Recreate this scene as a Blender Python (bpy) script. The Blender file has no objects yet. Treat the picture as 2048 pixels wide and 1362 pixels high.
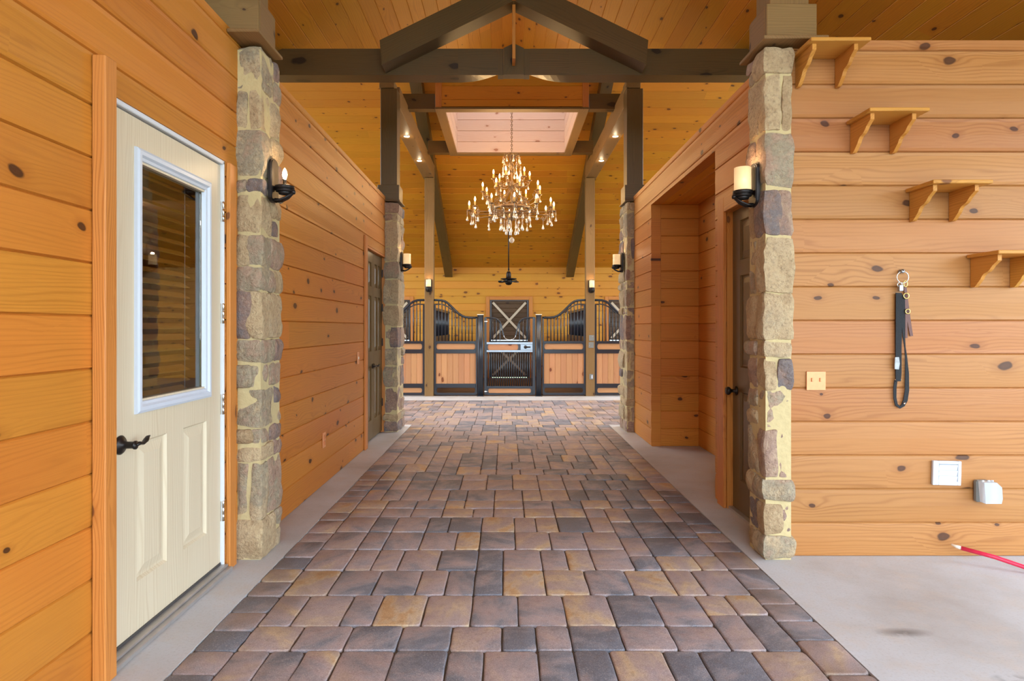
import bpy, math, random
from mathutils import Vector, Matrix, noise
random.seed(7)
C = bpy.context.scene.collection
V = Vector
PI = math.pi
CX = 0.08            # centre line of the passage
FX, VX, VY, H = 1250.0, 1012.0, 655.0, 1.22

# ------------------------------------------------------------------ mesh helper
class MB:
    def __init__(s):
        s.v = []; s.f = []; s.uv = []; s.r = []; s.sm = []
    def face(s, pts, uvs=None, rnd=0.5, smooth=False):
        n = len(s.v)
        s.v.extend([tuple(p) for p in pts])
        s.f.append(tuple(range(n, n + len(pts))))
        s.uv.append(uvs or [(0, 0)] * len(pts)); s.r.append(rnd); s.sm.append(smooth)
    def grid(s, rows, closed=False, rnd=0.5, smooth=True, cap=False, uvscale=None):
        n0 = len(s.v); m = len(rows[0])
        for r in rows: s.v.extend([tuple(p) for p in r])
        for i in range(len(rows) - 1):
            for j in range(m if closed else m - 1):
                a = n0 + i * m + j; b = n0 + i * m + (j + 1) % m
                s.f.append((a, b, b + m, a + m))
                s.uv.append([(j * .05, i * .05), (j * .05 + .05, i * .05), (j * .05 + .05, i * .05 + .05), (j * .05, i * .05 + .05)])
                s.r.append(rnd); s.sm.append(smooth)
        if cap:
            for i, o in ((0, True), (len(rows) - 1, False)):
                idx = [n0 + i * m + j for j in range(m)]
                if o: idx.reverse()
                s.f.append(tuple(idx)); s.uv.append([(0, 0)] * m); s.r.append(rnd); s.sm.append(False)
    def box(s, x0, x1, y0, y1, z0, z1, bev=0.0, rnd=None, axis=None):
        """box with chamfered edges; uv u runs along the longest side"""
        x0, x1 = min(x0, x1), max(x0, x1); y0, y1 = min(y0, y1), max(y0, y1); z0, z1 = min(z0, z1), max(z0, z1)
        s.obox(V(((x0 + x1) / 2, (y0 + y1) / 2, (z0 + z1) / 2)), V((1, 0, 0)), V((0, 1, 0)), V((0, 0, 1)),
               (x1 - x0) / 2, (y1 - y0) / 2, (z1 - z0) / 2, bev, rnd, axis)
    def obox(s, c, X, Y, Z, hx, hy, hz, bev=0.0, rnd=None, axis=None):
        if rnd is None: rnd = random.random()
        h = [hx, hy, hz]; A = [X, Y, Z]
        la = axis if axis is not None else h.index(max(h))
        ou, ov = random.random() * 50, random.random() * 50
        b = min(bev, min(h) * .45)
        def P(i, j, k, q):
            loc = [0, 0, 0]; loc[i[0]] = i[1]; loc[j[0]] = j[1]; loc[k[0]] = k[1]
            return c + X * loc[0] + Y * loc[1] + Z * loc[2], loc
        def uvof(loc):
            o = [a for a in range(3) if a != la]
            return (loc[la] + ou, loc[o[0]] + loc[o[1]] * 1.0 + ov)
        for a in range(3):
            o = [x for x in range(3) if x != a]
            for sg in (-1, 1):
                pts = []; uvs = []
                for (p, q) in ((-1, -1), (1, -1), (1, 1), (-1, 1)):
                    loc = [0, 0, 0]; loc[a] = sg * h[a]; loc[o[0]] = p * (h[o[0]] - b); loc[o[1]] = q * (h[o[1]] - b)
                    pts.append(c + X * loc[0] + Y * loc[1] + Z * loc[2]); uvs.append(uvof(loc))
                n = (pts[1] - pts[0]).cross(pts[2] - pts[0])
                if n.dot(A[a] * sg) < 0: pts.reverse(); uvs.reverse()
                s.face(pts, uvs, rnd)
        if b > 0:
            for a in range(3):
                o = [x for x in range(3) if x != a]
                for p in (-1, 1):
                    for q in (-1, 1):
                        pts = []; uvs = []
                        for (e, w) in ((-1, 0), (1, 0), (1, 1), (-1, 1)):
                            loc = [0, 0, 0]; loc[a] = e * (h[a] - b)
                            loc[o[0]] = p * (h[o[0]] - (b if w == 0 else 0)); loc[o[1]] = q * (h[o[1]] - (0 if w == 0 else b))
                            pts.append(c + X * loc[0] + Y * loc[1] + Z * loc[2]); uvs.append(uvof(loc))
                        n = (pts[1] - pts[0]).cross(pts[2] - pts[0])
                        if n.dot(A[o[0]] * p + A[o[1]] * q) < 0: pts.reverse(); uvs.reverse()
                        s.face(pts, uvs, rnd)
            for p in (-1, 1):
                for q in (-1, 1):
                    for w in (-1, 1):
                        L = [(p * hx, q * (hy - b), w * (hz - b)), (p * (hx - b), q * hy, w * (hz - b)), (p * (hx - b), q * (hy - b), w * hz)]
                        pts = [c + X * l[0] + Y * l[1] + Z * l[2] for l in L]; uvs = [uvof(l) for l in L]
                        n = (pts[1] - pts[0]).cross(pts[2] - pts[0])
                        if n.dot(X * p + Y * q + Z * w) < 0: pts.reverse(); uvs.reverse()
                        s.face(pts, uvs, rnd)
    def bar(s, p0, p1, w, d, up=V((0, 0, 1)), bev=0.0, rnd=None):
        p0 = V(p0); p1 = V(p1); X = (p1 - p0); L = X.length; X.normalize()
        Y = up.cross(X)
        if Y.length < 1e-4: Y = V((0, 1, 0)).cross(X)
        Y.normalize(); Z = X.cross(Y)
        s.obox((p0 + p1) / 2, X, Y, Z, L / 2, w / 2, d / 2, bev, rnd, 0)
    def tube(s, pts, r, seg=8, rnd=0.5, cap=True, flat=1.0):
        pts = [V(p) for p in pts]; n = len(pts)
        T = []
        for i in range(n):
            t = pts[min(i + 1, n - 1)] - pts[max(i - 1, 0)]
            T.append(t.normalized() if t.length > 1e-9 else V((0, 0, 1)))
        up = V((0, 0, 1)) if abs(T[0].z) < .9 else V((1, 0, 0))
        N = (up - T[0] * up.dot(T[0])).normalized()
        rows = []
        for i in range(n):
            N = (N - T[i] * N.dot(T[i])).normalized(); B = T[i].cross(N)
            rr = r[i] if isinstance(r, (list, tuple)) else r
            rows.append([pts[i] + (N * math.cos(a) * flat + B * math.sin(a)) * rr for a in [2 * PI * k / seg for k in range(seg)]])
        s.grid(rows, True, rnd, True, cap)
    def lathe(s, prof, c=(0, 0, 0), seg=16, rnd=0.5, axis='z', cap=True):
        c = V(c); rows = []
        for (r, z) in prof:
            row = []
            for k in range(seg):
                a = 2 * PI * k / seg
                if axis == 'z': row.append(c + V((r * math.cos(a), r * math.sin(a), z)))
                elif axis == 'x': row.append(c + V((z, r * math.cos(a), r * math.sin(a))))
                else: row.append(c + V((r * math.sin(a), z, r * math.cos(a))))
            rows.append(row)
        s.grid(rows, True, rnd, True, cap)
    def prism(s, poly, D, rnd=None):
        """closed outline (list of points) pushed along D"""
        if rnd is None: rnd = random.random()
        D = V(D); P = [V(p) for p in poly]; Q = [p + D for p in P]
        n = V((0, 0, 0))
        for i in range(len(P)): n += P[i].cross(P[(i + 1) % len(P)])
        if n.dot(D) > 0: P.reverse(); Q.reverse()
        ou, ov = random.random() * 50, random.random() * 50
        e0 = (P[1] - P[0]).normalized()
        U = max([(P[(i + 1) % len(P)] - P[i]) for i in range(len(P))], key=lambda w: w.length).normalized()
        W = U.cross(D.normalized())
        uv = lambda p: (p.dot(U) + ou, p.dot(W) + ov + p.dot(D.normalized()))
        s.face(P, [uv(p) for p in P], rnd); s.face(Q[::-1], [uv(p) for p in Q[::-1]], rnd)
        for i in range(len(P)):
            j = (i + 1) % len(P)
            a = [P[j], P[i], Q[i], Q[j]]
            s.face(a, [uv(p) for p in a], rnd)
    def build(s, name, mat, parent=None, origin=None):
        if parent is not None:
            o0 = V((0, 0, 0)) if parent.get('_local') else V(parent['_o'])
        else:
            if origin is None:
                xs = [v[0] for v in s.v]; ys = [v[1] for v in s.v]; zs = [v[2] for v in s.v]
                origin = ((min(xs) + max(xs)) / 2, (min(ys) + max(ys)) / 2, min(zs))
            o0 = V(origin)
        me = bpy.data.meshes.new(name)
        me.from_pydata([(v[0] - o0.x, v[1] - o0.y, v[2] - o0.z) for v in s.v], [], s.f)
        uvl = me.uv_layers.new(name='UVMap')
        flat = []
        for u in s.uv:
            for q in u: flat.extend(q)
        uvl.data.foreach_set('uv', flat)
        at = me.attributes.new('rnd', 'FLOAT', 'FACE'); at.data.foreach_set('value', s.r)
        me.polygons.foreach_set('use_smooth', s.sm)
        me.materials.append(mat); me.update()
        o = bpy.data.objects.new(name, me); C.objects.link(o)
        if parent is not None: o.parent = parent; o['_o'] = tuple(o0)
        else: o.location = o0; o['_o'] = tuple(o0)
        if parent is not None and parent.get('_local'): o['_local'] = 1
        return o

def thing(name, label, cat, loc=(0, 0, 0), group=None, rot=None, local=False):
    o = bpy.data.objects.new(name, None); C.objects.link(o); o.location = loc; o['_o'] = tuple(loc)
    o.empty_display_size = .1
    if rot is not None: o.rotation_euler = rot
    if local: o['_local'] = 1
    o['label'] = label; o['category'] = cat
    if group: o['group'] = group
    return o
def tag(o, label, cat, group=None):
    o['label'] = label; o['category'] = cat
    if group: o['group'] = group
    return o
def struct(o): o['kind'] = 'structure'; return o
def sthing(name, loc=(0, 0, 0)):
    o = bpy.data.objects.new(name, None); C.objects.link(o); o.location = loc; o['_o'] = tuple(loc); o['kind'] = 'structure'; return o
def dup(root, loc, rot=None, label=None, group=None, scale=None):
    def cp(o, par):
        c = o.copy(); C.objects.link(c); c.parent = par
        for ch in list(o.children): cp(ch, c)
        return c
    kids = list(root.children)
    r = root.copy(); C.objects.link(r); r.location = loc
    if rot is not None: r.rotation_euler = rot
    if scale is not None: r.scale = scale
    if label: r['label'] = label
    if group: r['group'] = group
    for ch in kids: cp(ch, r)
    return r

# ------------------------------------------------------------------ materials
def S(r, g, b):
    f = lambda c: (c / 255 / 12.92) if c / 255 <= .04045 else ((c / 255 + .055) / 1.055) ** 2.4
    return (f(r), f(g), f(b), 1)
class NT:
    def __init__(s, name):
        s.m = bpy.data.materials.new(name); s.m.use_nodes = True; s.t = s.m.node_tree; s.n = s.t.nodes; s.l = s.t.links
        s.b = s.n['Principled BSDF']; s.out = s.n['Material Output']
    def add(s, t, **k):
        n = s.n.new(t)
        for a, b in k.items(): setattr(n, a, b)
        return n
    def lk(s, a, b): s.l.new(a, b)
    def val(s, x, sock):
        if isinstance(x, (int, float)): sock.default_value = x
        else: s.lk(x, sock)
    def M(s, op, a, b=0.0, c=None, clamp=False):
        n = s.add('ShaderNodeMath', operation=op, use_clamp=clamp)
        s.val(a, n.inputs[0]); s.val(b, n.inputs[1])
        if c is not None: s.val(c, n.inputs[2])
        return n.outputs[0]
    def MR(s, x, a, b, c=0.0, d=1.0):
        n = s.add('ShaderNodeMapRange'); n.clamp = True
        s.val(x, n.inputs[0]); n.inputs[1].default_value = a; n.inputs[2].default_value = b; n.inputs[3].default_value = c; n.inputs[4].default_value = d
        return n.outputs[0]
    def mix(s, f, a, b, mode='MIX'):
        n = s.add('ShaderNodeMix', data_type='RGBA', blend_type=mode)
        s.val(f, n.inputs[0])
        for x, k in ((a, 6), (b, 7)):
            if isinstance(x, tuple): n.inputs[k].default_value = x
            else: s.lk(x, n.inputs[k])
        return n.outputs[2]
    def comb(s, x, y, z=0.0):
        n = s.add('ShaderNodeCombineXYZ'); s.val(x, n.inputs[0]); s.val(y, n.inputs[1]); s.val(z, n.inputs[2]); return n.outputs[0]
    def noise(s, vec, scale=5, detail=2, rough=.5, col=False):
        n = s.add('ShaderNodeTexNoise'); n.inputs['Scale'].default_value = scale; n.inputs['Detail'].default_value = detail
        n.inputs['Roughness'].default_value = rough
        if vec is not None: s.lk(vec, n.inputs['Vector'])
        return n.outputs['Color' if col else 'Fac']
    def ramp(s, f, stops, interp='LINEAR'):
        n = s.add('ShaderNodeValToRGB'); cr = n.color_ramp; cr.interpolation = interp
        while len(cr.elements) < len(stops): cr.elements.new(.5)
        for e, (p, c) in zip(cr.elements, stops): e.position = p; e.color = c
        s.lk(f, n.inputs[0]); return n.outputs[0]
    def uv(s):
        n = s.add('ShaderNodeUVMap'); n.uv_map = 'UVMap'
        q = s.add('ShaderNodeSeparateXYZ'); s.lk(n.outputs[0], q.inputs[0]); return q.outputs[0], q.outputs[1]
    def rnd(s):
        n = s.add('ShaderNodeAttribute'); n.attribute_name = 'rnd'; return n.outputs['Fac']
    def bump(s, h, st=.3, dist=.01):
        n = s.add('ShaderNodeBump'); n.inputs['Strength'].default_value = st; n.inputs['Distance'].default_value = dist
        s.lk(h, n.inputs['Height']); s.lk(n.outputs[0], s.b.inputs['Normal'])

def wood(name, light, dark, knot, kd=.35, kr=.11, tone=.25, ring=.45, rough=.45, freq=62, fibre=.25, coat=0.0, kx=3.0, ky=5.0, blotch=.0, blotchcol=None):
    t = NT(name); u, v = t.uv(); r = t.rnd()
    n1 = t.noise(t.comb(t.M('MULTIPLY', u, .75), t.M('MULTIPLY', v, 7.0), t.M('MULTIPLY', r, 9.0)), 1.0, 2, .55)
    vo = t.add('ShaderNodeTexVoronoi'); vo.voronoi_dimensions = '2D'; vo.inputs['Scale'].default_value = 1.0
    vo.inputs['Randomness'].default_value = .85
    kn = t.noise(t.comb(t.M('MULTIPLY', u, 9), t.M('MULTIPLY', v, 14)), 1.0, 1)
    ku = t.M('ADD', t.M('MULTIPLY', u, kx), t.M('MULTIPLY', kn, .16)); kv = t.M('ADD', t.M('MULTIPLY', v, ky), t.M('MULTIPLY', kn, .16))
    t.lk(t.comb(ku, kv), vo.inputs['Vector'])
    d = vo.outputs['Distance']
    sc = t.add('ShaderNodeSeparateColor'); t.lk(vo.outputs['Color'], sc.inputs[0])
    gate = t.M('LESS_THAN', sc.outputs[0], kd)
    rad = t.M('MULTIPLY_ADD', sc.outputs[1], kr * .9, kr * .35)
    dn = t.M('DIVIDE', d, rad)
    km = t.M('MULTIPLY', t.MR(dn, .8, 1.1, 1, 0), gate)
    halo = t.M('MULTIPLY', t.MR(dn, 1.0, 2.6, 1, 0), gate)
    bumpk = t.M('MULTIPLY', t.M('MULTIPLY', t.M('POWER', 2.718, t.M('MULTIPLY', d, -5.0)), gate), .05)
    F = t.M('ADD', t.M('ADD', v, t.M('MULTIPLY', n1, .16)), bumpk)
    w = t.M('SINE', t.M('MULTIPLY', F, freq * 2 * PI))
    w = t.M('POWER', t.M('MULTIPLY_ADD', w, .5, .5), 3.0)
    mask = t.noise(t.comb(t.M('MULTIPLY', u, .9), t.M('MULTIPLY', v, 5.0), t.M('MULTIPLY', r, 31.0)), 1.0, 2)
    w = t.M('MULTIPLY', w, t.MR(mask, .35, .65, .15, 1.0))
    fb = t.noise(t.comb(t.M('MULTIPLY', u, 5), t.M('MULTIPLY', v, 260)), 1.0, 3, .6)
    c = t.mix(t.M('MULTIPLY', w, ring), light, dark)
    c = t.mix(t.MR(fb, .3, .75, 0, fibre), c, dark)
    big = t.noise(t.comb(t.M('MULTIPLY', u, 1.3), t.M('MULTIPLY', v, 3.0), t.M('MULTIPLY', r, 5.0)), 1.0, 2)
    if blotch: c = t.mix(t.MR(big, .45, .7, 0, blotch), c, blotchcol)
    c = t.mix(t.M('MULTIPLY', halo, .35), c, dark)
    kc = t.mix(t.MR(dn, .3, .9, 0, .6), tuple(min(1, x * 1.5) for x in knot[:3]) + (1,), knot)
    c = t.mix(t.M('MULTIPLY', km, .92), c, kc)
    hs = t.add('ShaderNodeHueSaturation'); t.lk(c, hs.inputs['Color'])
    t.lk(t.M('MULTIPLY_ADD', r, tone, 1 - tone * .5), hs.inputs['Value'])
    t.lk(t.M('MULTIPLY_ADD', t.M('FRACT', t.M('MULTIPLY', r, 7.3)), .010, .495), hs.inputs['Hue'])
    t.lk(hs.outputs[0], t.b.inputs['Base Color'])
    t.b.inputs['Roughness'].default_value = rough
    t.b.inputs['Specular IOR Level'].default_value = .28
    if coat: t.b.inputs['Coat Weight'].default_value = coat; t.b.inputs['Coat Roughness'].default_value = .25
    t.bump(t.M('ADD', t.M('MULTIPLY', fb, .5), t.M('MULTIPLY', w, .3)), .12, .004)
    return t.m

def plain(name, col, rough=.5, metal=0.0, spec=.5, emit=None, es=0, var=0.0, bump=0.0, bs=60, trans=0.0, ior=1.45, alpha=None):
    t = NT(name); b = t.b
    b.inputs['Roughness'].default_value = rough; b.inputs['Metallic'].default_value = metal; b.inputs['Specular IOR Level'].default_value = spec
    tc = t.add('ShaderNodeTexCoord')
    n = t.noise(tc.outputs['Object'], bs, 3)
    lo = tuple(max(0, x * (1 - var)) for x in col[:3]) + (1,); hi = tuple(min(1, x * (1 + var)) for x in col[:3]) + (1,)
    t.lk(t.mix(n, lo, hi), b.inputs['Base Color'])
    if emit: b.inputs['Emission Color'].default_value = emit; b.inputs['Emission Strength'].default_value = es
    if trans: b.inputs['Transmission Weight'].default_value = trans; b.inputs['IOR'].default_value = ior
    if bump: t.bump(n, bump, .01)
    return t.m

M_wall = wood('pine_siding', S(196, 124, 46), S(146, 80, 22), S(54, 28, 12), kd=.42, kr=.085, tone=.16, ring=.42, rough=.45, freq=55, blotch=.35, blotchcol=S(186, 106, 38))
M_wallr = wood('pine_siding_front', S(174, 119, 68), S(130, 76, 36), S(62, 36, 22), kd=.36, kr=.085, tone=.14, ring=.5, rough=.45, freq=46, blotch=.35, blotchcol=S(168, 104, 52))  # same pine as the other walls, base darkened against the strong front light
M_back = wood('knotty_pine_back', S(208, 142, 50), S(170, 100, 26), S(96, 52, 22), kd=.5, kr=.12, tone=.1, ring=.2, rough=.5, freq=45, kx=3.2, ky=5.5)
M_ceil = wood('pine_ceiling', S(208, 136, 36), S(156, 86, 16), S(76, 42, 18), kd=.42, kr=.085, tone=.2, ring=.3, rough=.5, freq=55, kx=3.2, ky=6)
M_trim = wood('pine_trim', S(202, 130, 62), S(156, 86, 32), S(96, 54, 26), kd=.2, kr=.08, tone=.1, ring=.6, rough=.45, freq=70)
M_shelf = wood('pine_shelf', S(198, 138, 60), S(158, 98, 34), S(100, 56, 26), kd=.05, tone=.1, ring=.6, freq=80)
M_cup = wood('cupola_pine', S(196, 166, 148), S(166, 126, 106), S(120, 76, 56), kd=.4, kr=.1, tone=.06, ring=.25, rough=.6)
M_beam = wood('stained_beam', S(102, 76, 42), S(64, 46, 22), S(34, 22, 14), kd=.25, kr=.11, tone=.15, ring=.5, rough=.38, freq=60, coat=.2, kx=2, ky=4, blotch=.35, blotchcol=S(80, 68, 44))
M_post = wood('stained_post', S(134, 102, 62), S(94, 68, 38), S(54, 34, 22), kd=.25, kr=.09, tone=.1, ring=.45, rough=.5, freq=60)
M_brown = wood('brown_stained_door', S(104, 82, 46), S(66, 48, 24), S(50, 30, 14), kd=0.0, tone=.08, ring=.35, rough=.35, freq=90, coat=.2)
M_cream = wood('cream_wood_door', S(212, 197, 170), S(180, 154, 116), S(190, 170, 130), kd=0.0, tone=.03, ring=.35, rough=.4, freq=60, fibre=.12)
M_stall = wood('stall_plank', S(186, 136, 96), S(150, 98, 58), S(90, 44, 22), kd=.22, kr=.12, tone=.18, ring=.35, rough=.4, freq=70)
M_dutch = wood('dark_brown_plank', S(92, 68, 46), S(60, 42, 28), S(40, 26, 18), kd=.1, tone=.25, ring=.4, rough=.5)
M_brace = wood('grey_brace', S(206, 186, 160), S(176, 150, 122), S(120, 90, 70), kd=0, tone=.05, ring=.3)
M_blind = wood('oak_blind_slat', S(190, 128, 50), S(140, 84, 26), S(70, 40, 20), kd=0, tone=.15, ring=.3)
M_black = plain('black_powder_metal', S(28, 34, 44), .3, .0, .6, var=.03)
M_steel = plain('galvanised_rail', S(150, 156, 164), .28, .9, var=.15, bs=20)
M_iron = plain('oiled_bronze', S(44, 38, 36), .38, .55, .5, var=.25)
M_chand = plain('antique_bronze', S(120, 92, 62), .42, .6, var=.3, bs=90)
M_chrome = plain('chrome', S(200, 198, 194), .2, 1.0)
M_brass = plain('brass', S(214, 184, 110), .28, 1.0)
M_white = plain('white_vinyl', S(198, 204, 214), .4, var=.02)
M_whitep = plain('white_jamb', S(212, 214, 218), .4)
M_candle = plain('ivory_sleeve', S(190, 150, 84), .6, emit=S(255, 190, 90), es=.05)
M_bulb = plain('lit_bulb', S(255, 240, 210), .3, emit=(1, .74, .40, 1), es=12)
M_shade = plain('amber_glass_shade', S(236, 206, 150), .35, emit=(1, .66, .34, 1), es=.22, var=.12, bs=18)
M_lens = plain('downlight_lens', S(255, 250, 235), .3, emit=(1, .86, .62, 1), es=30)
M_cryst = plain('crystal', S(236, 226, 208), .06, trans=.62, ior=1.5, spec=.9)
M_glass = plain('door_glass', (.55, .6, .58, 1), .01, trans=1.0, ior=1.45)
M_room = plain('dark_room', S(70, 56, 42), .9, var=.2)
M_sub = plain('plywood', S(150, 120, 84), .8, var=.15, bs=4)
M_webbing = plain('black_webbing', S(24, 25, 28), .8, var=.3, bs=300, bump=.3)
M_leather = plain('brown_leather', S(98, 56, 44), .5, var=.3, bs=80)
M_tape = plain('silver_tape', S(150, 150, 150), .45, .4, var=.35, bs=60)
M_red = plain('red_plastic', S(214, 44, 76), .35, var=.05)
M_tip = plain('bone_tip', S(224, 206, 184), .5)
M_clear = plain('clear_plastic', S(226, 230, 232), .12, trans=.55, ior=1.3)
M_grey = plain('grey_plastic', S(120, 122, 118), .5)
M_copper = plain('peach_plate', S(222, 150, 100), .35, .25, var=.12, bs=40)
M_wplate = plain('pine_toned_plate', S(206, 130, 80), .45)
M_sash = plain('almond_switch', S(236, 226, 206), .4)
M_dirt = plain('stall_floor', S(112, 84, 58), .95, var=.25, bs=6, bump=.4)
M_rubber = plain('rubber_sill', S(70, 66, 64), .6, var=.2)
M_alu = plain('worn_aluminium', S(176, 172, 168), .4, .6, var=.2, bs=14)

def mat_concrete():
    t = NT('concrete'); tc = t.add('ShaderNodeTexCoord'); o = tc.outputs['Object']
    a = t.noise(o, 1.3, 5, .6); b = t.noise(o, 90, 3, .7); d = t.noise(o, 5, 4, .7)
    c = t.ramp(a, [(.3, S(166, 158, 152)), (.5, S(182, 179, 178)), (.7, S(190, 190, 193))])
    c = t.mix(t.MR(d, .5, .75, 0, .45), c, S(190, 170, 150))
    c = t.mix(t.MR(b, .52, .72, 0, .35), c, S(150, 138, 128))
    sp = t.add('ShaderNodeSeparateXYZ'); t.lk(o, sp.inputs[0])
    st = t.noise(o, 9, 3, .7)
    # worn dark scuff marks on the slab
    for (sx, sy, ax, ay) in ((1.59, 2.50, .13, .045), (1.76, 2.17, .08, .035)):
        dx = t.M('DIVIDE', t.M('SUBTRACT', sp.outputs[0], sx), ax); dy = t.M('DIVIDE', t.M('SUBTRACT', sp.outputs[1], sy), ay)
        dd = t.M('SQRT', t.M('ADD', t.M('MULTIPLY', dx, dx), t.M('MULTIPLY', dy, dy)))
        k = t.M('MULTIPLY', t.MR(dd, .2, 1.0, 1, 0), t.MR(st, .4, .55, 0, .85))
        c = t.mix(k, c, S(110, 102, 96))
    t.lk(c, t.b.inputs['Base Color']); t.b.inputs['Roughness'].default_value = .75
    t.bump(t.M('ADD', b, t.M('MULTIPLY', d, 2)), .25, .004); return t.m
M_conc = mat_concrete()

def mat_paver():
    t = NT('tumbled_paver'); r = t.rnd(); u, v = t.uv()
    ang = t.M('MULTIPLY', t.M('FRACT', t.M('MULTIPLY', r, 13.7)), 3.14)
    ca = t.M('COSINE', ang); sa = t.M('SINE', ang)
    uu = t.M('ADD', t.M('MULTIPLY', u, ca), t.M('MULTIPLY', v, sa)); vv = t.M('SUBTRACT', t.M('MULTIPLY', v, ca), t.M('MULTIPLY', u, sa))
    n = t.noise(t.comb(t.M('MULTIPLY', uu, 4.5), t.M('MULTIPLY', vv, 9.0), t.M('MULTIPLY', r, 60.0)), 1.0, 3, .6)
    f = t.M('ADD', t.M('MULTIPLY', r, .75), t.M('MULTIPLY', t.M('SUBTRACT', n, .5), 1.6), clamp=True)
    f = t.M('ADD', f, .06, clamp=True)
    c = t.ramp(f, [(.0, S(96, 100, 112)), (.16, S(122, 122, 130)), (.34, S(150, 138, 140)), (.52, S(164, 144, 142)), (.70, S(172, 150, 138)), (.88, S(190, 164, 134)), (1.0, S(186, 148, 106))])
    g = t.add('ShaderNodeNewGeometry')
    fine = t.noise(g.outputs['Position'], 230, 3, .7); mid = t.noise(g.outputs['Position'], 26, 4, .7)
    c = t.mix(t.MR(fine, .55, .72, 0, .55), c, S(216, 200, 186)); c = t.mix(t.MR(fine, .48, .3, 0, .5), c, S(84, 72, 68))
    c = t.mix(t.MR(mid, .5, .75, 0, .35), c, S(96, 72, 56))
    # brown leaf-stained soldier courses towards the edges
    sp = t.add('ShaderNodeSeparateXYZ'); t.lk(g.outputs['Position'], sp.inputs[0])
    ex = t.MR(t.M('ABSOLUTE', t.M('SUBTRACT', sp.outputs[0], .05)), .75, 1.15, 0, .5)
    big = t.noise(g.outputs['Position'], 2.2, 3, .6)
    c = t.mix(t.M('MULTIPLY', ex, t.MR(big, .42, .62, 0, 1)), c, S(104, 78, 54))
    t.lk(c, t.b.inputs['Base Color']); t.b.inputs['Roughness'].default_value = .55
    t.b.inputs['Specular IOR Level'].default_value = .4
    t.bump(t.M('ADD', fine, t.M('MULTIPLY', mid, 1.5)), .35, .004); return t.m
M_paver = mat_paver()

def mat_stone():
    t = NT('ledge_stone'); r = t.rnd(); g = t.add('ShaderNodeNewGeometry'); p = g.outputs['Position']
    a = t.noise(p, 9, 4, .65); b = t.noise(p, 60, 4, .7)
    f = t.M('ADD', r, t.M('MULTIPLY', t.M('SUBTRACT', a, .5), .9), clamp=True)
    c = t.ramp(f, [(0, S(168, 140, 104)), (.25, S(190, 164, 126)), (.42, S(184, 160, 126)), (.55, S(154, 140, 116)), (.68, S(172, 142, 118)), (.82, S(152, 122, 106)), (.93, S(130, 110, 102)), (1, S(118, 106, 104))])
    c = t.mix(t.MR(b, .5, .72, 0, .6), c, S(112, 90, 66)); c = t.mix(t.MR(b, .45, .25, 0, .35), c, S(206, 188, 148))
    t.lk(c, t.b.inputs['Base Color']); t.b.inputs['Roughness'].default_value = .85
    t.bump(t.M('ADD', b, t.M('MULTIPLY', a, 2)), .9, .016); return t.m
M_stone = mat_stone()

# ------------------------------------------------------------------ plank surfaces
def prof(x, g=.006, d=.006, crown=.003, w=.18):
    """depth of a board's face at x across its width"""
    e = min(x, w - x)
    if e < g: return -d * (1 - e / g)
    return 0.0 - crown * (1 - math.sin(PI * min(1, e / (w * .35)) / 2))
def plank(mb, P, va, vb, v0, v1, ulo, uhi, rnd, th=.03, g=.005, d=.009, crown=.004):
    w = vb - va; ks = [0, g, w * .12, w * .5, w * .88, w - g, w]
    vs = sorted(set([v0, v1] + [va + k for k in ks if v0 < va + k < v1]))
    ou = rnd * 97.0; ov = rnd * 61.0
    fr = []
    for v in vs:
        n = prof(min(max(v - va, 0), w), g, d, crown, w)
        a, b = ulo(v), uhi(v)
        if b < a: b = a
        fr.append((v, n, a, b))
    for i in range(len(fr) - 1):
        (va1, n1, a1, b1), (va2, n2, a2, b2) = fr[i], fr[i + 1]
        if b1 - a1 < 1e-5 and b2 - a2 < 1e-5: continue
        pts = [P(a1, va1, n1), P(b1, va1, n1), P(b2, va2, n2), P(a2, va2, n2)]
        uvs = [(a1 + ou, va1 - va + ov), (b1 + ou, va1 - va + ov), (b2 + ou, va2 - va + ov), (a2 + ou, va2 - va + ov)]
        mb.face(pts, uvs, rnd, False)
        mb.face([P(a1, va1, -th), P(a2, va2, -th), P(b2, va2, -th), P(b1, va1, -th)], [uvs[0], uvs[3], uvs[2], uvs[1]], rnd)
        mb.face([P(a1, va1, n1), P(a2, va2, n2), P(a2, va2, -th), P(a1, va1, -th)], [uvs[0], uvs[3], uvs[3], uvs[0]], rnd)
        mb.face([P(b2, va2, n2), P(b1, va1, n1), P(b1, va1, -th), P(b2, va2, -th)], [uvs[2], uvs[1], uvs[1], uvs[2]], rnd)
    f, l = fr[0], fr[-1]
    mb.face([P(f[2], f[0], f[1]), P(f[2], f[0], -th), P(f[3], f[0], -th), P(f[3], f[0], f[1])], [(f[2] + ou, ov), (f[2] + ou, ov + th), (f[3] + ou, ov + th), (f[3] + ou, ov)], rnd)
    mb.face([P(l[2], l[0], l[1]), P(l[3], l[0], l[1]), P(l[3], l[0], -th), P(l[2], l[0], -th)], [(l[2] + ou, ov), (l[3] + ou, ov), (l[3] + ou, ov + th), (l[2] + ou, ov + th)], rnd)
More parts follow.
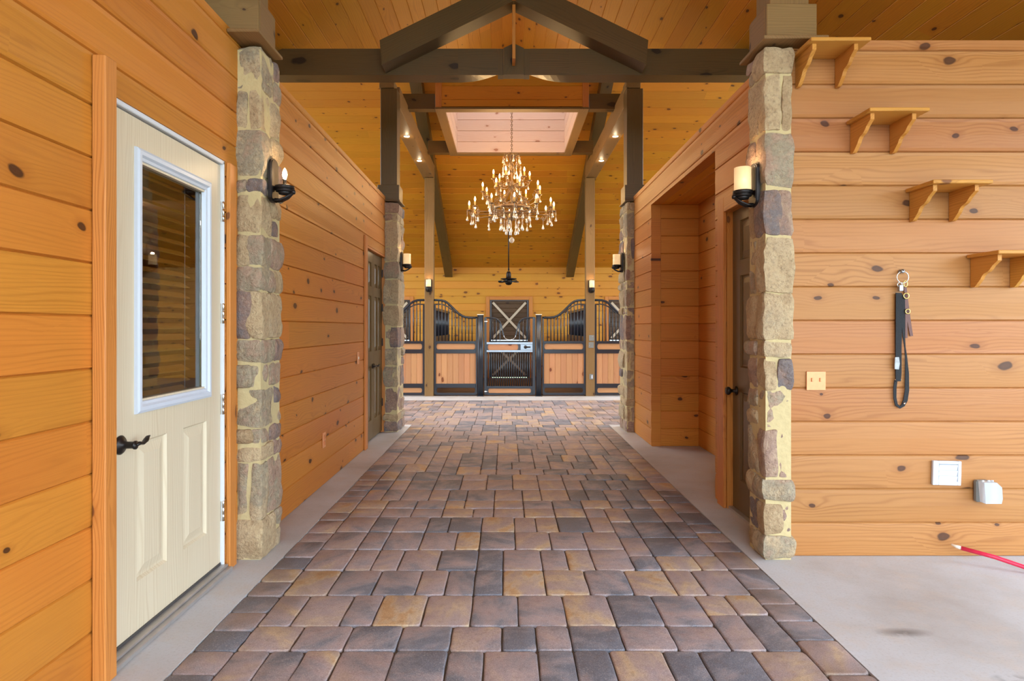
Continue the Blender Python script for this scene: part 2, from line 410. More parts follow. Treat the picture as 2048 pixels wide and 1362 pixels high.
def planks(mb, O, U, Vv, N, u0, u1, v0, v1, pitch=.18, holes=(), th=.1, ulo=None, uhi=None, joint=3.6, voff=0.0, crown=.004, d=.010, g=.005):
    O = V(O); U = V(U); Vv = V(Vv); N = V(N)
    flip = U.cross(Vv).dot(N) < 0
    P = lambda u, v, n: O + U * u + Vv * v + N * n
    k = math.floor((v0 - voff) / pitch)
    while voff + k * pitch < v1 - 1e-4:
        va = voff + k * pitch; vb = va + pitch; k += 1
        lo = max(va, v0); hi = min(vb, v1)
        if hi - lo < 1e-4: continue
        # board joints along u
        js = []; u = u0 + random.uniform(.8, joint * 1.3)
        if joint < 50:
            while u < u1 - .6: js.append(u); u += random.uniform(joint * .7, joint * 1.4)
        segs = list(zip([u0] + js, js + [u1]))
        cuts = sorted(set([lo, hi] + [h for hh in holes for h in (hh[2], hh[3]) if lo < h < hi]))
        for (a, b) in segs:
            rnd = random.random()
            for c0, c1 in zip(cuts[:-1], cuts[1:]):
                mid = (c0 + c1) / 2
                iv = [(a, b)]
                for hh in holes:
                    if hh[2] < mid < hh[3]:
                        nv = []
                        for (p, q) in iv:
                            if hh[1] <= p or hh[0] >= q: nv.append((p, q)); continue
                            if hh[0] > p: nv.append((p, hh[0]))
                            if hh[1] < q: nv.append((hh[1], q))
                        iv = nv
                for (p, q) in iv:
                    gp = 0.0
                    fl = (lambda v, p=p: max(p + gp, ulo(v))) if ulo else (lambda v, p=p: p)
                    fh = (lambda v, q=q: min(q - gp, uhi(v))) if uhi else (lambda v, q=q: q)
                    tmp = MB(); plank(tmp, P, va, vb, c0, c1, fl, fh, rnd, th, g, d, crown)
                    if flip:
                        tmp.f = [tuple(reversed(f)) for f in tmp.f]; tmp.uv = [list(reversed(x)) for x in tmp.uv]
                    n = len(mb.v); mb.v += tmp.v; mb.f += [tuple(i + n for i in f) for f in tmp.f]; mb.uv += tmp.uv; mb.r += tmp.r; mb.sm += tmp.sm

WT = 2.75   # top of the passage walls
# left passage wall (plane x=-1.41, faces +x)
m = MB(); planks(m, (-1.41, 0, 0), (0, 1, 0), (0, 0, 1), (1, 0, 0), -3.5, 7.42, 0, WT, .18,
                 holes=[(2.19, 3.145, -1, 2.055), (6.24, 7.36, -1, 2.06)], th=.11)
struct(m.build('wall_left', M_wall))
# right passage wall (plane x=1.49) with closet opening
m = MB(); planks(m, (1.49, 0, 0), (0, 1, 0), (0, 0, 1), (-1, 0, 0), 3.42, 7.34, 0, WT, .18,
                 holes=[(3.46, 4.22, -1, 2.02), (4.455, 6.42, -1, 2.48)], th=.10)
struct(m.build('wall_right', M_wall))
# alcove
m = MB()
planks(m, (0, 6.42, 0), (1, 0, 0), (0, 0, 1), (0, -1, 0), 1.592, 1.98, 0, 2.48, .18, th=.05, joint=99)
planks(m, (0, 4.455, 0), (1, 0, 0), (0, 0, 1), (0, 1, 0), 1.592, 1.98, 0, 2.48, .18, th=.05, joint=99)
planks(m, (1.98, 0, 0), (0, 1, 0), (0, 0, 1), (-1, 0, 0), 4.40, 6.47, 0, 2.48, .18, th=.05, joint=99)
struct(m.build('wall_alcove', M_wall))
m = MB(); planks(m, (0, 0, 2.482), (0, 1, 0), (1, 0, 0), (0, 0, -1), 4.40, 6.47, 1.592, 2.03, .14, th=.03, joint=99)
struct(m.build('ceiling_alcove', M_ceil))
# front wall on the right, facing the camera
m = MB(); planks(m, (0, 3.33, 0), (1, 0, 0), (0, 0, 1), (0, -1, 0), 1.42, 4.45, 0, WT, .1797, th=.09, joint=9)
struct(m.build('wall_front_right', M_wallr))
# back wall of the stalls
DC = [CX - 2.87, CX, CX + 2.87]
m = MB(); planks(m, (0, 15.1, 0), (1, 0, 0), (0, 0, 1), (0, -1, 0), -6.2, 6.4, 0, 2.95, .18, holes=[(c - .475, c + .475, -.1, 1.89) for c in DC], th=.1, joint=3.0)
struct(m.build('wall_back', M_back))
# hall side walls of the tack rooms and outer room walls
m = MB(); planks(m, (0, 7.44, 0), (1, 0, 0), (0, 0, 1), (0, 1, 0), -4.3, -1.5, 0, WT, .18, th=.06, joint=5)
struct(m.build('wall_hall_left', M_wall))
m = MB(); planks(m, (0, 7.36, 0), (1, 0, 0), (0, 0, 1), (0, 1, 0), 1.6, 4.45, 0, WT, .18, th=.06, joint=5)
struct(m.build('wall_hall_right', M_wall))
m = MB(); m.box(-4.35, -4.3, -3.5, 7.4, 0, 2.66); struct(m.build('wall_outer_left', M_sub))
m = MB(); m.box(4.45, 4.5, 3.34, 7.36, 0, 2.66); struct(m.build('wall_outer_right', M_sub))
m = MB(); m.box(-4.3, -1.525, -3.6, -3.5, 0, 2.66); struct(m.build('wall_porch_left', M_sub))
m = MB(); m.box(-4.2, -1.42, -3.6, 7.38, WT - .03, WT); struct(m.build('ceiling_room_left', M_sub))
m = MB(); m.box(1.5, 4.3, 3.35, 7.3, WT - .03, WT); struct(m.build('ceiling_room_right', M_sub))
m = MB()
for (a, b, c, d) in ((-4.3, -1.525, -3.5, 7.36),): m.box(a, b, c, d, -.02, .004)
struct(m.build('floor_tack_room', M_room))

# ------------------------------------------------------------------ roofs
RY, RZ, SL = 9.3, 5.28, .45
GZ, GS = 4.79, .47
# far slope of main roof
cs = math.cos(math.atan(SL)); sn = math.sin(math.atan(SL))
Lf = (15.1 - RY) / cs
well = (CX - 1.0, CX + 1.0, 8.18, 10.42)
m = MB()
planks(m, (0, RY, RZ), (1, 0, 0), (0, cs, -sn), (0, -sn, -cs), -6.2, 6.4, 0, Lf + .1, .18,
       holes=[(CX - .93, CX + .93, -1, (10.42 - RY) / cs - .08)], th=.05, joint=3.2, crown=.001, d=.005)
struct(m.build('ceiling_main_far', M_ceil))
m = MB()
val = lambda v: CX + max(0.0, (RZ - GZ - SL * v * cs) / -GS) if True else 0
def vx(v):   # half width of the porch roof where it cuts the near slope, v measured down slope
    z = RZ - v * sn
    return max(0.0, (GZ - z) / GS)
for sg in (-1, 1):
    planks(m, (CX, RY, RZ), (sg, 0, 0), (0, -cs, -sn), (0, sn, -cs), 0, 6.3, 0, 5.4 / cs, .18,
           holes=[(0, .93, -1, (RY - 8.18) / cs - .08)], th=.05, joint=3.2, ulo=lambda v: vx(v), crown=.001, d=.005)
struct(m.build('ceiling_main_near', M_ceil))
# porch gable ceiling, boards along Y
gc = math.cos(math.atan(GS)); gs = math.sin(math.atan(GS))
m = MB()
for sg in (-1, 1):
    planks(m, (CX, 0, GZ), (0, 1, 0), (sg * gc, 0, -gs), (-sg * gs, 0, -gc), -2.6, 9.3, 0, 4.4 / gc, .141, th=.05, joint=3.4,
           uhi=lambda v: max(-2.3, RY - (RZ - GZ + v * gs) / SL), crown=.001, d=.005)
struct(m.build('ceiling_porch', M_ceil))

# ------------------------------------------------------------------ floors
g = .08
PL, PR = -1.186, 1.290
def paver(mb, x0, x1, y0, y1):
    gp = .0025; r = random.random(); x0 += gp; x1 -= gp; y0 += gp; y1 -= gp
    j = lambda a=.004: random.uniform(-a, a)
    z = random.uniform(-.002, .002); c = .018
    out = []
    for (cx_, cy_, sx, sy) in ((x0, y0, 1, 1), (x1, y0, -1, 1), (x1, y1, -1, -1), (x0, y1, 1, -1)):
        k = c * random.uniform(.5, 1.25)
        if sx * sy > 0: out += [(cx_, cy_ + sy * k), (cx_ + sx * k * .3, cy_ + sy * k * .3), (cx_ + sx * k, cy_)]
        else: out += [(cx_ + sx * k, cy_), (cx_ + sx * k * .3, cy_ + sy * k * .3), (cx_, cy_ + sy * k)]
    # midpoints wobble
    P = []
    for i in range(12):
        a = out[i]; b = out[(i + 1) % 12]; P.append(a)
        if i % 3 == 2:
            L = math.hypot(b[0] - a[0], b[1] - a[1]); n = 3
            for q in range(1, n):
                f = q / n; P.append((a[0] + (b[0] - a[0]) * f + j(.0022), a[1] + (b[1] - a[1]) * f + j(.0022)))
    mx, my = (x0 + x1) / 2, (y0 + y1) / 2
    def ring(ins, zz):
        R = []
        for (x, y) in P:
            dx, dy = x - mx, y - my; hx, hy = (x1 - x0) / 2, (y1 - y0) / 2
            R.append((mx + dx * (1 - ins / hx), my + dy * (1 - ins / hy), zz))
        return R
    rings = [ring(0, -.03), ring(0, z - .005), ring(.0025, z - .0012), ring(.007, z)]
    n0 = len(mb.v); mlen = len(P); ou, ov = random.random() * 40, random.random() * 40
    for R in rings: mb.v.extend(R)
    uvp = lambda i: (mb.v[i][0] + ou, mb.v[i][1] + ov)
    for a in range(3):
        for i in range(mlen):
            f = (n0 + a * mlen + i, n0 + a * mlen + (i + 1) % mlen, n0 + (a + 1) * mlen + (i + 1) % mlen, n0 + (a + 1) * mlen + i)
            mb.f.append(f); mb.uv.append([uvp(q) for q in f]); mb.r.append(r); mb.sm.append(a > 0)
    f = tuple(n0 + 3 * mlen + i for i in range(mlen)); mb.f.append(f); mb.uv.append([uvp(q) for q in f]); mb.r.append(r); mb.sm.append(True)
def pave(mb, x0, x1, y0, y1):
    W = round((x1 - x0) / .068); D = round((y1 - y0) / .098); gx = (x1 - x0) / W; gy = (y1 - y0) / D
    occ = [[False] * W for _ in range(D)]
    shapes = [(3, 2), (3, 3), (2, 3), (2, 2)]; wt = [5, 3.2, 3, 1.6]
    for yy in range(D):
        xx = 0
        while xx < W:
            if occ[yy][xx]: xx += 1; continue
            run = 0
            while xx + run < W and not occ[yy][xx + run] and run < 9: run += 1
            opts = []
            for (a, b), w_ in zip(shapes, wt):
                if a > run: continue
                if run - a == 1: continue
                # avoid creating top steps of one unit against left neighbour
                if xx > 0:
                    hl = 0
                    while yy + hl < D and occ[yy + hl][xx - 1]: hl += 1
                    if abs(hl - b) == 1: w_ *= .02
                if xx + a < W and occ[yy][xx + a]:
                    hr = 0
                    while yy + hr < D and occ[yy + hr][xx + a]: hr += 1
                    if abs(hr - b) == 1: w_ *= .25
                opts.append(((a, b), w_))
            if opts:
                (a, b) = random.choices([o[0] for o in opts], [o[1] for o in opts])[0]
            else: a, b = (run if run < 4 else 2), 2
            b = min(b, D - yy)
            if D - yy - b == 1: b += 1
            for q in range(b):
                for p in range(a): occ[yy + q][xx + p] = True
            paver(mb, x0 + xx * gx, x0 + (xx + a) * gx, y0 + yy * gy, y0 + (yy + b) * gy)
            xx += a
m = MB()
pave(m, PL + .165, PR - .165, .6, 7.84)
for (a, b) in ((PL, PL + .165), (PR - .165, PR)):
    y = .6
    while y < 7.8:
        L = random.choice([.16, .16, .24, .24]); y2 = min(7.84, y + L)
        if 7.84 - y2 < .1: y2 = 7.84
        paver(m, a, b, y, y2); y = y2
pave(m, -3.2, 3.36, 7.84, 10.48)
struct(m.build('floor', M_paver))
m = MB(); m.box(-3.3, 3.5, .5, 10.5, -.06, -.011, axis=1)
struct(m.build('floor_joint_sand', plain('joint_sand', S(92, 74, 58), .95, var=.3, bs=120)))
m = MB()
m.box(-1.525, PL, -6, 7.84, -.1, .0); m.box(PR, 2.05, -6, 7.84, -.1, .0)
m.box(2.05, 6.6, -6, 7.36, -.1, 0); m.box(-1.186, 1.29, -6, .6, -.1, 0)
m.box(-9, -1.525, 7.36, 7.84, -.1, 0); m.box(2.05, 9, 7.36, 7.84, -.1, 0)
m.box(-9, -3.2, 7.84, 10.5, -.1, 0); m.box(3.36, 9, 7.84, 10.5, -.1, 0)
struct(m.build('floor_concrete', M_conc, origin=(0, 0, 0)))
m = MB(); m.box(-9, 9, 10.485, 11.2, -.1, .004, .004); struct(m.build('floor_curb', M_conc, origin=(0, 0, 0)))
m = MB(); m.box(-9, 9, 11.2, 15.2, -.1, .0); struct(m.build('floor_stall', M_dirt, origin=(0, 0, 0)))
m = MB()
m.face([(-60, -60, -.11), (60, -60, -.11), (60, 60, -.11), (-60, 60, -.11)])
struct(m.build('ground', plain('lawn', S(120, 130, 84), .9, var=.3, bs=2)))

# ------------------------------------------------------------------ stone pillars
def rock(mb, x0, x1, y0, y1, z0, z1, out, rnd):
    """one rough stone: box rounded at its visible faces"""
    cx_, cy_, cz = (x0 + x1) / 2, (y0 + y1) / 2, (z0 + z1) / 2
    hx, hy, hz = (x1 - x0) / 2, (y1 - y0) / 2, (z1 - z0) / 2
    sd = V((random.random() * 50, random.random() * 50, random.random() * 50))
    hm = min(hx, hy, hz); rr = min(.013, hm * .8)
    n = 7
    def S_(p):
        q = [p.x * hx, p.y * hy, p.z * hz]; h = (hx, hy, hz)
        # rounded box
        c = [max(-h[i] + rr, min(h[i] - rr, q[i])) for i in range(3)]
        d = V((q[0] - c[0], q[1] - c[1], q[2] - c[2]))
        if d.length > 1e-6: d = d.normalized() * rr
        w = V((cx_ + c[0] + d.x, cy_ + c[1] + d.y, cz + c[2] + d.z))
        nv = noise.noise_vector((w + sd) * 8) * .013 + noise.noise_vector((w + sd) * 24) * .007
        nrm = d.normalized() if d.length > 0 else V((0, 0, 0))
        flat = max(abs(p.x), abs(p.y), abs(p.z))
        bul = out * (1 - .6 * (p.z * p.z)) 
        dx = (p.x) * bul; dy = (p.y) * bul
        return w + nv + V((dx, dy, 0)) + nrm * noise.noise((w + sd) * 14) * .006
    for ax in range(3):
        for sg in (-1, 1):
            rows = []
            for i in range(n + 1):
                row = []
                for j in range(n + 1):
                    a = -1 + 2 * i / n; b = -1 + 2 * j / n
                    p = [0, 0, 0]; p[ax] = sg; p[(ax + 1) % 3] = a * sg; p[(ax + 2) % 3] = b
                    row.append(S_(V(p)))
                rows.append(row)
            mb.grid([list(r) for r in rows][::-1] if False else [list(x) for x in zip(*rows)][::-1], False, rnd, True)
def pillar(x0, x1, y0, y1, ztop, label, pxs, seed):
    random.seed(seed)
    t = thing('stone_pillar', label, 'pillar', ((x0 + x1) / 2, (y0 + y1) / 2, 0), group=None)
    core = MB(); core.box(x0 + .004, x1 - .004, y0 + .004, y1 - .004, 0, ztop - .02)
    # wavy mortar skin
    core.build('mortar', plain('mortar', S(192, 172, 126), .95, var=.12, bs=40, bump=.5), t)
    m = MB(); z = .0; k = 0
    W = x1 - x0; D = y1 - y0
    inner = 1 if pxs > 0 else -1       # corridor side
    while z < ztop - .02:
        h = random.choice([.09, .13, .17, .21, .25, .3]);
        if ztop - z - h < .07: h = ztop - z
        g_ = .006
        za, zb = z + g_ * .5, z + h - g_ * .5
        cs_ = x1 if inner > 0 else x0
        def seg(a, b, c, d, z0_, z1_):
            rock(m, min(a, b), max(a, b), c, d, z0_, z1_, random.uniform(-.004, .022), random.random())
        if k % 2 == 0:      # quoin stone at the corner covers the front, small stone behind
            s = D * random.uniform(.5, .68)
            seg(x0, x1, y0, y0 + s - g_, za, zb)
            seg(x0, x1, y0 + s, y1, za, zb) if h < .15 else (seg(x0, x1, y0 + s, y1, za, za + (zb - za) * .5 - g_ / 2), seg(x0, x1, y0 + s, y1, za + (zb - za) * .5 + g_ / 2, zb))
        else:
            s = W * random.uniform(.38, .6)
            if inner > 0: A = (x0, x1 - s - g_); B = (x1 - s, x1)
            else: A = (x0 + s + g_, x1); B = (x0, x0 + s)
            seg(A[0], A[1], y0, y0 + D * .6, za, zb)
            s2 = D * random.uniform(.3, .5)
            seg(B[0], B[1], y0, y0 + s2 - g_, za, zb)
            seg(B[0], B[1], y0 + s2, y1, za, zb)
        z += h; k += 1
    m.build('stonework', M_stone, t)
    random.seed(seed + 100)
    return t
pillar(-1.415, -1.285, 3.28, 3.56, 2.70, 'tall stone pillar on the left between the cream door and the siding, holding a bare-bulb lamp', 1, 11)
pillar(1.36, 1.502, 3.28, 3.50, 2.70, 'tall stone pillar on the right beside the wall with the small shelves', -1, 12)
pillar(-1.415, -1.265, 7.29, 7.72, 2.685, 'smaller far stone pillar at the end of the left passage wall', 1, 13)
pillar(1.405, 1.495, 7.27, 7.72, 2.685, 'smaller far stone pillar at the end of the right passage wall', -1, 14)

def capped_post(x0, x1, y0, y1, zb, ztop, inner, label, grp, lx, mat):
    """timber post standing in a boxed collar on a ledge board above a stone pillar"""
    t = thing('timber_post', label, 'post', ((x0 + x1) / 2, (y0 + y1) / 2, zb))
    m = MB(); m.box(x0, x1, y0, y1, zb + .015, ztop, .004, rnd=.5); m.build('post', mat, t)
    m = MB(); o = .028; c0, c1 = (x0 - o, x1 + o)
    m.box(c0, c1, y0 - o, y0 - .001, zb + .02, zb + .20, .003, rnd=.4); m.box(c0, c1, y1 + .001, y1 + o, zb + .02, zb + .20, .003, rnd=.5)
    m.box(x1 + .001, c1 + .0015, y0 - .001, y1 + .001, zb + .02, zb + .20, .002, rnd=.7); m.box(c0 - .0015, x0 - .001, y0 - .001, y1 + .001, zb + .02, zb + .20, .002, rnd=.7)
    m.build('collar', mat, t)
    m = MB(); m.box(lx[0], lx[1], y0 - .07, y1 + .09, zb, zb + .018, .003, rnd=.6); m.build('ledge_board', mat, t)
    return t
capped_post(-1.52, -1.293, 3.22, 3.40, 2.712, 4.0, 1, 'timber post in a boxed collar on top of the left near stone pillar', None, (-1.409, -1.246), M_post)
capped_post(1.385, 1.59, 3.28, 3.46, 2.706, 4.04, -1, 'timber post in a boxed collar on top of the right near stone pillar', None, (1.325, 1.66), M_post)
capped_post(-1.474, -1.28, 7.34, 7.55, 2.69, 4.03, 1, 'dark timber post on the left far stone pillar, under the tie beam', None, (-1.54, -1.235), M_beam)
capped_post(1.42, 1.61, 7.34, 7.55, 2.69, 4.03, -1, 'dark timber post on the right far stone pillar, under the tie beam', None, (1.385, 1.66), M_beam)

# posts at the stall fronts
for (x0, x1, s) in ((-1.441, -1.282, 'left'), (1.414, 1.570, 'right')):
    m = MB(); m.box(x0, x1, 11.05, 11.22, 0.004, 3.87, .004, rnd=.5)
    tag(m.build('timber_post', M_post), 'full-height timber post in the stall front, %s of the gate, with a small wall lamp' % s, 'post')

# ------------------------------------------------------------------ beams and trusses
for (x0, x1, s) in ((-1.475, -1.285, 'left'), (1.425, 1.61, 'right')):
    t = thing('ceiling_beam', 'long beam on the %s running back to the stalls with two downlights in its underside' % s, 'beam', ((x0 + x1) / 2, 7.34, 3.88))
    m = MB(); m.box(x0, x1, 7.56, 11.24, 3.88, 4.13, .004, rnd=.55); m.box(x0 - .012, x1 - .03, 7.335, 7.56, 4.035, 4.13, .003, rnd=.5)
    m.build('beam_timber', M_post, t)
random.seed(5)
# rafters under the far slope
for (x, s) in ((-1.38, 'left'), (1.545, 'right')):
    m = MB()
    y0, y1 = RY, 15.08
    z = lambda y: RZ - SL * (y - RY)
    poly = [(x - .09, y0, z(y0) - .02), (x - .09, y1, z(y1) - .02), (x - .09, y1, z(y1) - .245), (x - .09, y0, z(y0) - .245)]
    m.prism(poly, (.18, 0, 0), rnd=.5)
    tag(m.build('rafter', M_beam), 'dark sloping rafter running down the ceiling to the back wall, %s of the chandelier' % s, 'rafter')
# cross beams carrying the skylight box
for (y, w) in ((8.18, 'near'), (10.24, 'far')):
    for sg, s in ((-1, 'left'), (1, 'right')):
        m = MB(); a, b = (1.015, 1.36)
        if w == 'near': a, b = 1.015, 1.54
        x0, x1 = (CX + sg * a), (CX + sg * b)
        m.box(x0, x1, y + .01, y + .14, 4.085, 4.285, .003, rnd=.3)
        tag(m.build('cross_beam', M_beam), 'short dark cross beam on the %s %s side of the skylight opening' % (w, s), 'beam')
# front truss
TX, TZ = .07, 3.522
t = thing('roof_truss', 'dark gabled timber truss spanning the passage above the walls', 'truss', (TX, 5.7, TZ))
for (x0, x1, r_) in ((-2.2, TX - .146, .3), (TX + .146, 2.34, .45)):
    m = MB()
    n = 12; inner = x1 if x0 < 0 else x0; sg = -1 if x0 < 0 else 1
    xi = inner + sg * .36
    m.prism([(xi, 5.7, TZ), (CX + sg * 2.64, 5.7, TZ), (CX + sg * 2.12, 5.7, TZ + .241), (xi, 5.7, TZ + .241)], (0, .175, 0), rnd=r_)
    # inner end: the underside is planed away towards the back next to the centre block
    a, b = inner + sg * .36, inner
    P0 = [(a, 5.7, TZ), (a, 5.875, TZ), (a, 5.875, TZ + .241), (a, 5.7, TZ + .241)]
    P1 = [(b, 5.7, TZ), (b, 5.875, TZ + .075), (b, 5.875, TZ + .241), (b, 5.7, TZ + .241)]
    rows = []
    for q in range(7):
        f = q / 6; e = f * f
        rows.append([V(p0) + (V(p1) - V(p0)) * f if k != 1 else V((p0[0] + (p1[0] - p0[0]) * f, p0[1], p0[2] + (p1[2] - p0[2]) * e)) for k, (p0, p1) in enumerate(zip(P0, P1))])
    if sg > 0: rows = [r[::-1] for r in rows]
    for q in range(6):
        for k in range(4):
            A_, B_, C_, D_ = rows[q][k], rows[q][(k + 1) % 4], rows[q + 1][(k + 1) % 4], rows[q + 1][k]
            m.face([A_, B_, C_, D_], [(p.x, p.z + p.y) for p in (A_, B_, C_, D_)], r_)
    m.build('tie_beam', M_beam, t)
ty = 5.507
for sg in (-1, 1):
    X0 = TX + sg * 1.166; zb = 3.537; k = .482; top = zb + 1.166 * k
    poly = [(X0, ty, zb), (TX, ty, top), (TX, ty, top + .232), (X0 + sg * .018, ty, zb + .215)]
    m = MB(); m.prism(poly, (0, .192, 0), rnd=.2 + .1 * sg); m.build('chord', M_beam, t)
m = MB(); m.box(TX - .014, TX + .014, 5.53, 5.69, 3.60, 4.08, .002, rnd=.8); m.build('king_post_board', M_trim, t)
m = MB(); gx = .092
m.prism([(TX - gx, 5.687, TZ), (TX + gx, 5.687, TZ), (TX + gx, 5.687, TZ + .241), (TX, 5.687, TZ + .285), (TX - gx, 5.687, TZ + .241)], (0, .1, 0), rnd=.1)
m.box(TX - .145, TX - gx - .001, 5.7, 5.8, TZ + .001, TZ + .24, 0, rnd=.2); m.box(TX + gx + .001, TX + .145, 5.7, 5.8, TZ + .001, TZ + .24, 0, rnd=.2)
m.build('centre_block', M_beam, t)
m = MB(); m.prism([(TX - .017, 5.46, 4.10), (TX + .017, 5.46, 4.10), (TX + .017, 5.46, 4.45), (TX - .017, 5.46, 4.45)], (0, .046, 0), rnd=.8)
m.build('apex_board', M_trim, t)

# ------------------------------------------------------------------ skylight box
t = thing('skylight_box', 'boarded skylight well hanging in the ceiling above the chandelier', 'skylight', (CX, 9.3, 4.08))
WZ = 6.5
xa, xb, ya, yb = CX - 1.0, CX + 1.0, 8.18, 10.42
m = MB(); planks(m, (0, ya + .02, 0), (1, 0, 0), (0, 0, 1), (0, -1, 0), xa + .07, xb - .07, 4.12, 4.765, .18, th=.05, voff=4.12 - .09, joint=99, crown=.001)
m.build('front_panel', M_ceil, t)
m = MB(); m.box(xa - .005, xa + .075, ya, ya + .075, 4.105, 4.76, .003, rnd=.7); m.build('corner_board', M_trim, t)
m = MB(); m.box(xb - .075, xb + .005, ya, ya + .075, 4.105, 4.76, .003, rnd=.7); m.build('corner_board', M_trim, t)
m = MB()
m.box(xa - .01, xa + .115, ya, yb, 4.08, 4.104, .002, rnd=.6); m.box(xb - .115, xb + .01, ya, yb, 4.08, 4.104, .002, rnd=.6)
m.box(xa + .116, xb - .116, ya, ya + .13, 4.08, 4.104, .002, rnd=.5); m.box(xa + .116, xb - .116, yb - .12, yb, 4.08, 4.104, .002, rnd=.5)
m.build('bottom_frame', M_post, t)
for sg in (-1, 1):
    xs = CX + sg * .88
    m = MB(); planks(m, (xs, 0, 0), (0, 1, 0), (0, 0, 1), (-sg, 0, 0), ya + .125, yb - .13, 4.105, WZ, .18, th=.1, voff=4.1, joint=99, crown=.001)
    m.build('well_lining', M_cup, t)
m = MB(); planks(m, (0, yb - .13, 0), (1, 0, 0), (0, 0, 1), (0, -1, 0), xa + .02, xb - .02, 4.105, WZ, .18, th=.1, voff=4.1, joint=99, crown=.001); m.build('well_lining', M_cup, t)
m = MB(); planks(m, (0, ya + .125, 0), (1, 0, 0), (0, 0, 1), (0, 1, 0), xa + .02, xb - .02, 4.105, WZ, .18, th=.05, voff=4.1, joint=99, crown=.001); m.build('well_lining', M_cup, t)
m = MB(); m.box(xa, xb, ya, yb, WZ + .005, WZ + .02); m.build('skylight_pane', plain('skylight_glass', (.95, .97, 1, 1), .0, trans=1.0, ior=1.02), t)

# downlights
M_ring = plain('downlight_trim', S(190, 170, 140), .4, .4)
dl = thing('downlight', 'nearer of two small round downlights lit in the left long beam', 'downlight', (0, 0, 0), local=True)
m = MB(); m.lathe([(.034, 0), (.045, -.004), (.046, 0), (.046, .004)], seg=20, cap=False); m.build('trim_ring', M_ring, dl)
m = MB(); m.lathe([(.0001, .002), (.036, .002), (.036, -.001), (.0001, -.001)], seg=20); m.build('lens', M_lens, dl)
dl.location = (-1.38, 8.69, 3.877)
lights = [(-1.38, 8.69), (-1.38, 9.96), (1.52, 8.69), (1.52, 9.96)]
dup(dl, (-1.38, 9.96, 3.877), label='farther of two small round downlights lit in the left long beam')
dup(dl, (1.52, 8.69, 3.877), label='nearer of two small round downlights lit in the right long beam')
dup(dl, (1.52, 9.96, 3.877), label='farther of two small round downlights lit in the right long beam')
def lamp(name, typ, loc, e, col, rad=.03, **k):
    L = bpy.data.lights.new(name, typ); L.energy = e; L.color = col
    if typ in ('POINT', 'SPOT'): L.shadow_soft_size = rad
    for a, b in k.items(): setattr(L, a, b)
    o = bpy.data.objects.new(name, L); o.location = loc; C.objects.link(o); return o
for (x, y) in lights:
    lamp('downlight_glow', 'SPOT', (x, y, 3.86), 55, (1, .84, .62), .03, spot_size=2.2, spot_blend=.8)
    lamp('downlight_halo', 'POINT', (x, y, 3.84), .35, (1, .8, .5), .02)

# ------------------------------------------------------------------ wall sconces
# local frame: wall at x=0, lamp sticks out along +x, z=0 at the bottom of the back plate
def arch(w, h, n=10, bot=.03):
    P = []
    r = w / 2
    for i in range(n + 1):
        a = PI * i / n; P.append((r * math.cos(a), h - r * .55 + r * .55 * math.sin(a)))
    for i in range(n + 1):
        a = PI + PI * i / n; P.append((r * math.cos(a), bot + bot * math.sin(a)))
    return P
def make_sconce(label, loc, rot, bare=False):
    s = thing('wall_sconce', label, 'wall lamp', (0, 0, 0), local=True)
    m = MB(); m.prism([(0, y, z) for (y, z) in arch(.105, .235)], (.012, 0, 0)); m.prism([(.012, y, z) for (y, z) in arch(.112, .237)], (.006, 0, 0))
    m.prism([(.018, y * .9, z * .96 + .004) for (y, z) in arch(.105, .235)], (.003, 0, 0))
    m.build('back_plate', M_iron, s)
    m = MB(); cx_ = .072
    m.lathe([(.030, .058), (.046, .060), (.047, .068), (.043, .070), (.043, .073), (.051, .074), (.052, .090), (.046, .092), (.02, .092)], (cx_, 0, 0), 24)
    m.lathe([(.0, .040), (.030, .045), (.036, .060)], (cx_, 0, 0), 20)
    for sg in (-1, 1):
        pts = [(.02, sg * .02, .012), (.05, sg * .022, .012), (.085, sg * .018, .028), (.118, sg * .006, .055)]
        m.tube(pts, .006, 8)
    m.lathe([(.0, .108), (.012, .109), (.012, .126), (.006, .13), (.0, .131)], (0, 0, .058), 12, axis='x')
    m.tube([(.02, 0, .02), (.06, 0, .014), (.1, 0, .036), (.12, 0, .055)], .011, 8, flat=.6)
    m.build('holder', M_iron, s)
    if bare:
        m = MB(); m.lathe([(.009, .092), (.009, .12), (.011, .121), (.011, .128)], (cx_, 0, 0), 14); m.build('socket', M_chrome, s)
        m = MB(); m.lathe([(.0, .128), (.008, .13), (.0135, .15), (.012, .165), (.006, .182), (.0, .19)], (cx_, 0, 0), 16); m.build('bulb', M_bulb, s)
    else:
        m = MB(); m.lathe([(.038, .088), (.045, .092), (.0445, .215), (.041, .215), (.040, .1)], (cx_, 0, 0), 28, cap=False); m.build('glass_shade', M_shade, s)
        m = MB(); m.lathe([(.0, .12), (.008, .122), (.0125, .145), (.01, .165), (.0, .18)], (cx_, 0, 0), 12); m.build('bulb', M_bulb, s)
    s.location = loc; s.rotation_euler = rot
    ma = Matrix.Rotation(rot[2], 4, 'Z'); p = ma @ V((cx_ + (.02 if bare else 0), 0, .225 if not bare else .16)) + V(loc)
    lamp('sconce_light', 'POINT', p, 0.35 if not bare else 1.2, (1, .72, .44), .02)
    return s
s1 = make_sconce('black arched wall lamp with a bare candle bulb on the left near stone pillar', (-1.272, 3.39, 1.896), (0, 0, 0), True)
s2 = make_sconce('black wall lamp with a lit cream glass cylinder on the right near stone pillar', (1.352, 3.38, 1.868), (0, 0, PI))
def sc(loc, rz, label):
    o = dup(s2, loc, (0, 0, rz), label)
    p = Matrix.Rotation(rz, 4, 'Z') @ V((.072, 0, .225)) + V(loc); lamp('sconce_light', 'POINT', p, .3, (1, .72, .44), .02)
sc((-1.255, 7.47, 1.885), 0, 'black wall lamp with a lit glass cylinder on the left far stone pillar')
